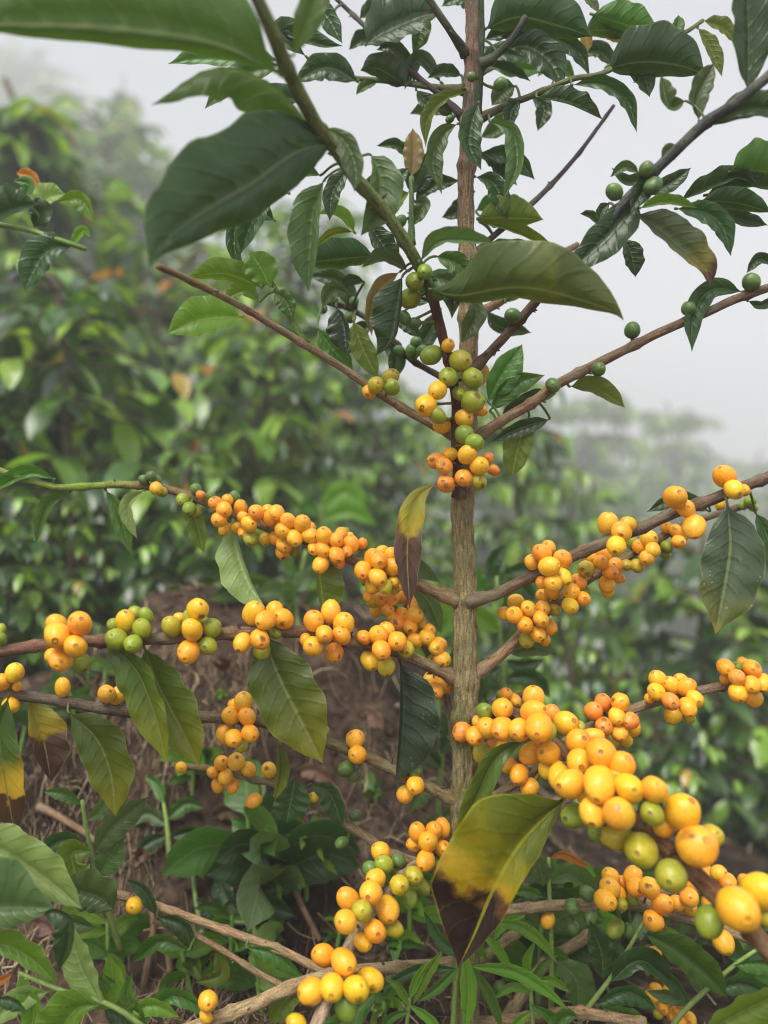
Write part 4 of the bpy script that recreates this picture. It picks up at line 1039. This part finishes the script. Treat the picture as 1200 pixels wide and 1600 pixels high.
# ------------------------------------------------------------------ weeds on the soil
young_plant('coffee_shoot', 'leafy yellow green shoot reaching in at the left edge below the tall leafy shrub', 'coffee shoot', (-160, 1600, .5),
 ['-160,1620,.5 -170,900 -120,420 -30,344,.46 0,350 60,363,.455 118,383 134,389,.45'],
'''24,270,.5 48,275 65,300|9 12 4 4|or
-20,352,.45 15,336 60,319|42 9 12 16|dk
53,356,.46 60,336 42,317|9 24 8 8|dk
59,330,.46 76,308 102,303|20 14 8 6|pl
88,316,.47 126,311 148,350|10 16 6 6|lt
25,330,.49 45,290 20,282|10 12 4 4|md
113,384,.455 70,396 38,455|24 28 8 8|dk
112,384,.455 130,360 142,372|8 8 4 4|lt''', sw=7)
young_plant('grassy_weed', 'weed with long narrow blades at the foot of the trunk', 'weed', (708, 1690, .57),
 ['704,1690,.57 708,1600 712,1540 718,1480,.57'],
'''765,1440,.55 812,1446 850,1475 870,1505|10 10 4 4|lt
738,1510,.55 800,1516 850,1545 888,1578|12 11 4 4|lt
727,1490,.55 732,1550 727,1612|13 13 4 4|lt
738,1510,.55 766,1556 786,1612|9 9 4 4|md
714,1512,.55 680,1545 652,1565|9 9 4 4|md
690,1486,.55 664,1526 645,1570|9 9 4 4|lt
712,1514,.56 650,1516 588,1550|9 11 4 4|dk
755,1460,.55 776,1480 800,1516|8 8 4 4|lt
820,1430,.56 790,1440 770,1470|8 8 4 4|lt
735,1500,.56 690,1470 662,1424|10 10 4 4|dk
760,1500,.57 730,1440 700,1400|9 9 4 4|md''', None, LANCE, .35)
young_plant('grassy_weed', 'narrow bladed weed under the bottom berries left of the trunk', 'weed', (630, 1690, .56),
 ['630,1690,.56 634,1620 640,1560,.56'],
'''640,1570,.55 670,1590 700,1625|8 8 4 4|lt
638,1580,.55 610,1590 585,1625|8 8 4 4|md
640,1560,.55 650,1530 668,1500|7 8 4 4|lt
636,1600,.55 660,1610 672,1645|8 8 4 4|md
638,1570,.55 622,1540 600,1528|7 7 4 4|lt''', None, LANCE, .35)
young_plant('grassy_weed', 'narrow bladed light weed right of the trunk foot', 'weed', (835, 1690, .58),
 ['835,1690,.58 832,1600 828,1530,.58'],
'''828,1540,.57 860,1530 890,1550|8 8 4 4|lt
828,1550,.57 800,1540 772,1560|8 8 4 4|lt
830,1570,.57 862,1590 884,1630|9 9 4 4|md
830,1580,.57 806,1600 796,1640|9 9 4 4|lt
828,1535,.57 822,1500 836,1470|7 8 4 4|lt
828,1535,.57 850,1505 872,1492|7 7 4 4|md''', None, LANCE, .35)
young_plant('leafy_weed', 'dark broad leaved weed on the soil above the thin tan twigs', 'weed', (400, 1480, .78),
 ['400,1500,.78 398,1450 402,1400 404,1360,.78', '320,1480,.78 305,1400 300,1345,.78', '404,1440,.78 360,1440 330,1420,.78'],
'''410,1396,.77 462,1372 518,1345|15 15 6 6|dk
384,1416,.77 420,1412 462,1432|17 19 6 6|dk
340,1364,.77 350,1395 374,1428|15 17 6 6|dk
346,1446,.77 330,1425 306,1404|16 17 6 6|dk
378,1452,.77 410,1452 446,1470|12 15 6 6|gy
402,1372,.77 388,1356 376,1346|11 12 6 6|md
402,1372,.77 420,1352 440,1350|11 12 6 6|md
302,1442,.76 298,1490 318,1535|15 14 6 6|ol
300,1360,.78 312,1345 318,1375|10 10 4 4|lt
356,1440,.77 356,1420 368,1402|9 10 4 4|gy
400,1460,.77 380,1475 350,1480|13 13 6 6|dk
404,1470,.77 440,1490 470,1490|12 13 6 6|gy''')
young_plant('leafy_weed', 'pair of leafy shoots on the dark soil under the lower left berries', 'weed', (265, 1330, .86),
 ['265,1340,.86 262,1300 255,1250,.86'],
'''262,1290,.86 230,1270 205,1290|12 14 6 6|gy
262,1280,.86 290,1255 320,1262|11 13 6 6|md
256,1255,.86 245,1225 225,1212|9 11 6 6|md
264,1310,.86 300,1300 330,1318|12 12 6 6|dk
262,1305,.86 235,1315 212,1335|12 12 6 6|dk''')
def rosette(label, px_, py_, dist, n, L, mats, seed, up=.9, name='weed', hl=.16):
    rng = random.Random(seed); p, dist = hit(px_, py_) if dist < 1.3 else (P(px_, py_, dist), dist); p.z = ground(p.x, p.y) - .004
    root = thing(name, label, 'weed', p, 'weeds on the bare soil'); top = p + Vector((rng.uniform(-.01, .01), 0, L * up))
    MB().tube([p, (p + top) / 2, top], .0022, G(112, 146, 66), 6, 0, 0, False).build('stem', M_stem, root, p)
    for i in range(n):
        a = rng.uniform(0, 6.28); q = p.lerp(top, rng.uniform(.35, 1)); l = L * rng.uniform(.55, 1)
        d = Vector((math.cos(a), math.sin(a), rng.uniform(.1, .8))).normalized()
        pts = [q, q + d * l * .5, q + d * l * .9 + Vector((0, 0, -l * .28))]
        w_ = l * hl * F / dist
        V, FC, UV, _ = leaf_geo(pts, w_, w_, w_ * .3, w_ * .3, seed=seed + i, nu=12, nh=2, tab=LANCE if hl < .15 else PROF, ruf=.6)
        put('leaf', V, FC, LM[rng.choice(mats)], root, q, UV)
WD = [('weed on the lip of the bank behind the biggest left berries', 70, 945, .7, 9, .06, ('md', 'dk', 'gy'), 51, .8, .22),
      ('weed on the lip of the bank behind the half ripe left berries', 210, 935, .7, 9, .05, ('lt', 'md'), 52, .8, .22),
      ('weed on the lip of the bank behind the middle of the left branch', 350, 945, .7, 9, .06, ('md', 'gy', 'dk'), 53, .8, .22),
      ('weed on the bank under the pale underside leaf', 450, 960, .7, 8, .05, ('gy', 'md'), 54, .8, .22),
      ('light weed on the soil under the lowest left twig', 300, 1560, .7, 9, .05, ('lt', 'md'), 31, .9, .2),
      ('light broad weed at the bottom edge left of the bottom berries', 410, 1590, .7, 9, .06, ('lt', 'md', 'pl'), 32, .9, .24),
      ('light narrow weed under the two thin tan twigs', 360, 1520, .7, 12, .05, ('lt', 'md'), 33, 1.1, .11),
      ('fresh weed left of the half dead leaf', 640, 1470, .7, 10, .05, ('lt', 'md'), 34, 1.0, .16),
      ('fresh weed between the bottom berries and the grassy blades', 615, 1540, .7, 11, .045, ('lt', 'md'), 35, 1.0, .13),
      ('fresh green weed right of the grassy blades', 900, 1560, .7, 11, .06, ('lt', 'md', 'md'), 36, 1.0, .18),
      ('fresh green weed under the right tan branch', 1010, 1530, .7, 11, .06, ('lt', 'md', 'md'), 37, 1.0, .2),
      ('light weed at the lower right edge', 1170, 1590, .7, 10, .06, ('lt', 'md'), 38, 1.0, .2),
      ('light weed behind the small green berries right of the half dead leaf', 880, 1450, .7, 11, .06, ('lt', 'md', 'gy'), 39, 1.0, .2),
      ('weed at the foot of the pale leaved sapling', 170, 1540, .7, 10, .06, ('md', 'lt'), 40, .9, .2),
      ('fine light weed near the middle of the bare soil', 430, 1320, .7, 10, .045, ('lt', 'md'), 41, 1.0, .14),
      ('fine weed behind the lower left berry clusters', 300, 1240, .7, 10, .05, ('md', 'lt'), 42, .9, .18),
      ('dark leaved weed on the soil left of the bottom berry branch', 440, 1440, .82, 9, .10, ('dk', 'gy', 'dk'), 3, .7, .24),
      ('dark weed beside the bright feathery weed near the bottom berry branch', 395, 1400, .86, 8, .09, ('dk', 'md'), 4, .9, .24),
      ('bright feathery weed left of the bottom berry branch', 478, 1410, .78, 12, .055, ('lt', 'md'), 5, 1.2, .10),
      ('small narrow leaved weed close under the bottom berry cluster', 525, 1490, .60, 14, .035, ('lt', 'md'), 6, .8, .09),
      ('tiny weed on the soil below the green berry cluster of the left branch', 140, 1075, 1.0, 10, .05, ('md', 'gy'), 7, .6, .18),
      ('spiky light weed on the soil between the two left branches', 168, 1062, .98, 7, .035, ('lt',), 8, .6, .10),
      ('tiny sprout on the dry soil left of the large hanging leaf', 345, 1095, .97, 5, .02, ('lt',), 9, .6, .2),
      ('blurred weed in the bare gap at the far left soil', 250, 930, 1.7, 12, .11, ('md', 'lt'), 10, .6, .2),
      ('pair of bright leaves on the soil behind the yellow left berries', 160, 935, 1.55, 6, .12, ('lt', 'md'), 11, .5, .26),
      ('low weed behind the bright left berries', 105, 930, 1.5, 5, .10, ('md',), 12, .6, .26),
      ('small weed beneath the middle left berries', 330, 1210, .92, 8, .04, ('md', 'lt'), 13, .6, .2),
      ('weed sprouting under the left branch by the yellow leaf', 120, 1140, .85, 10, .06, ('md', 'gy'), 14, .7, .22),
      ('weed sprouting at the far left below the left branch', 30, 1180, .85, 9, .07, ('md', 'dk'), 15, .7, .22),
      ('weed under the half dead leaf beside the trunk', 690, 1420, .72, 9, .06, ('gy', 'md'), 16, .7, .2),
      ('weed by the bottom edge under the bottom berries', 600, 1600, .58, 10, .04, ('md', 'lt'), 17, .6, .18),
      ('dim weed on the soil in the middle of the bare patch', 590, 1260, .95, 6, .04, ('md',), 18, .5, .2),
      ('dark weed right of the grassy weed at the bottom', 840, 1570, .66, 10, .08, ('gy', 'dk', 'md'), 19, .9, .2),
      ('dark weed below the right tan branch', 1090, 1500, .68, 12, .09, ('gy', 'dk'), 20, .8, .24),
      ('dark weed at the right edge below the tan branch', 1180, 1530, .68, 12, .09, ('gy', 'dk', 'md'), 21, .8, .24),
      ('weed behind the lowest right branch', 960, 1500, .74, 12, .08, ('dk', 'gy'), 22, .9, .24)]
for lab, x, y, d, n, L, ms, sd, up, hl in WD: rosette(lab, x, y, d, n, L, ms, sd, up, hl=hl)
# ------------------------------------------------------------------ the fruiting twig low at the right (a plant of its own)
low = thing('coffee_shrub', 'low fruiting coffee shoot with orange berries hidden at the bottom right', 'coffee shrub', P(1045, 1700, .63), 'coffee shrubs on the plantation slope')
ls = [P(1040, 1720, .63), P(1044, 1640, .63), P(1036, 1560, .627), P(1012, 1480, .622)]
sb = MB(); sb.tube(cr(ls, 20), .0035, G(120, 104, 66), 8, .1, 2); sb.build('stem', M_twig, low, ls[0])
for tok in '1025,1545,9,o 1018,1557,9,o 1040,1561,10,o 1051,1560,8,o 1045,1548,9,y 1066,1568,10,o 1059,1576,10,o 1025,1571,9,h 1028,1584,8,h 1078,1592,11,o 1064,1598,9,o 1036,1576,10,o 1050,1586,10,y'.split():
    a = tok.split(','); x, y, r = map(float, a[:3]); d = .622 + rb.uniform(-.012, .006); c = P(x, y, d)
    V, FC, COL = berry_geo(c, r * d / F, Vector((rb.gauss(0, .5), -.7, rb.gauss(0, .4))), a[3], rb, 18, 14)
    put('berry', V, FC, M_berry, low, c, None, COL)
# ------------------------------------------------------------------ dry grass and straw lying on the bank
rg = random.Random(77); sm = MB()
def straw(x, y, L, w_, c, lift=.006):
    a = rg.uniform(0, 6.28); p = Vector((x, y, ground(x, y) + rg.uniform(0, lift)))
    d = Vector((math.cos(a), math.sin(a), 0)); bend = d.cross(Vector((0, 0, 1))) * rg.uniform(-.35, .35)
    V = []; F_ = []
    for i in range(4):
        t = i / 3; q = p + d * L * (t - .5) + bend * L * (t - .5) ** 2 * 2
        q.z = ground(q.x, q.y) + .002 + lift * (rg.uniform(0, 1) if i in (0, 3) else .5)
        s = d.cross(Vector((0, 0, 1))) * w_ * (1 - .5 * t)
        V += [q + s, q - s + Vector((0, 0, w_ * .5))]
        if i: k = 2 * i; F_.append((k - 2, k - 1, k + 1, k))
    sm.add(V, F_, [(0, 0)] * len(V), [c] * len(V))
pal = [G(150, 128, 100), G(118, 98, 76), G(182, 162, 132), G(86, 66, 52), G(66, 50, 42), G(60, 46, 38)]
for i in range(13000):
    y = rg.uniform(.60, 1.02); x = rg.gauss(-.15, .13)
    if noise.noise(Vector((x * 6, y * 6, 4))) < -.12 or (x > -.015 and rg.random() < .8): continue
    straw(x, y, rg.uniform(.008, .034), rg.uniform(.00018, .00045), rg.choice(pal), .007)
for i in range(1100):
    y = rg.uniform(.5, 1.0); x = rg.uniform(-.35, .45); straw(x, y, rg.uniform(.01, .05), rg.uniform(.0004, .0009), rg.choice(pal), .012)
for i in range(500):
    straw(rg.uniform(-1.4, .8), rg.uniform(1.2, 2.2), rg.uniform(.03, .1), rg.uniform(.001, .003), rg.choice(pal), .012)
tag(sm.build('dry_grass', M_straw), None, None, None, 'stuff')
# clods and crumbs of earth
cl = MB()
for i in range(2600):
    y = rg.uniform(.5, 1.5); x = rg.gauss(-.1, .38); r = .0018 + .006 * rg.random() ** 3
    p = Vector((x, y, ground(x, y) + r * .3)); V = []
    for q in ((1, 0, 0), (-1, 0, 0), (0, 1, 0), (0, -1, 0), (0, 0, .8), (0, 0, -.8)): V.append(p + Vector(q) * r * rg.uniform(.6, 1.2))
    cl.add(V, [(0, 2, 4), (2, 1, 4), (1, 3, 4), (3, 0, 4), (2, 0, 5), (1, 2, 5), (3, 1, 5), (0, 3, 5)], [(0, 0)] * 6, [mix((.045, .03, .02), (.18, .13, .09), rg.random() ** 2)] * 6)
tag(cl.build('soil_crumbs', M_soil), None, None, None, 'stuff')
# ------------------------------------------------------------------ fallen dead leaves
LM['dl'] = leaf_mat('leaf_dead_litter', (.13, .065, .045), trans=.08, vein=(.16, .09, .06), rough=.6)
FLV = [(352, 1062, .95, 'curled dark red dead leaf lying under the left branch'), (600, 1150, 1.1, 'brown dead leaf on the bare patch'), (90, 1480, .7, 'brown dead leaf under the pale lower left leaves'),
       (225, 1360, .8, 'reddish dead leaf beside the grey green sapling'), (520, 1240, 1.0, 'dead leaf left in the bare patch below the left berries'), (240, 1070, .97, 'small dead leaf on the soil between the left branches'),
       (700, 1540, .62, 'pinkish dead leaf at the foot of the weed blades'), (440, 1530, .7, 'dead leaf below the tan twig'), (570, 1000, 1.05, 'dead leaf beside the middle berry cluster'),
       (330, 1300, .85, 'dead leaf on the dark soil under the lower left berries'), (150, 1230, .9, 'dead leaf behind the yellowing left leaf'), (480, 1320, .85, 'dead leaf near the fallen stick')]
for i, (x, y, d, lab) in enumerate(FLV):
    p, d = hit(x, y); p.z += .006; a = rg.uniform(0, 6.28); L = rg.uniform(.035, .06)
    dv = Vector((math.cos(a), .5 * math.sin(a), rg.uniform(-.1, .35)))
    pts = [p, p + dv * L * .5 + Vector((0, 0, .008)), p + dv * L + Vector((0, 0, -.002))]
    V, FC, UV, _ = leaf_geo(pts, 12, 12, 9, 3, seed=i, nu=16, nh=3, ruf=2.2)
    tag(put('fallen_leaf', V, FC, LM['dl'], None, p, UV), lab, 'dead leaf', 'dead leaves on the soil')
# fallen sticks and dry stalks
STK = [((400, 1235, .9), (430, 1290, .88), (465, 1400, .83), (500, 1470, .8), 'pale stick leaning on the bank in the bare patch'),
       ((215, 1610, .72), (228, 1520, .73), (240, 1440, .75), (228, 1400, .76), 'dry brown stalk hanging below the tan twigs'),
       ((258, 1610, .72), (270, 1560, .73), (266, 1520, .74), (262, 1480, .75), 'short dry brown stalk right of the hanging stalk'),
       ((60, 1260, .85), (90, 1275, .86), (130, 1300, .87), (170, 1330, .88), 'grey stick on the soil behind the left leaves')]
for a, b, c, d, lab in STK:
    q = cr([P(*clear(v)) for v in (a, b, c, d)], 14)
    tag(MB().tube(q, [.004 - .0001 * i for i in range(14)], mix(G(128, 96, 70), G(150, 124, 98), rg.random()), 7, .2, 4).build('stick', M_twig, None, q[0]), lab, 'stick', 'dry sticks by the tree')
build_haze(19, .033)
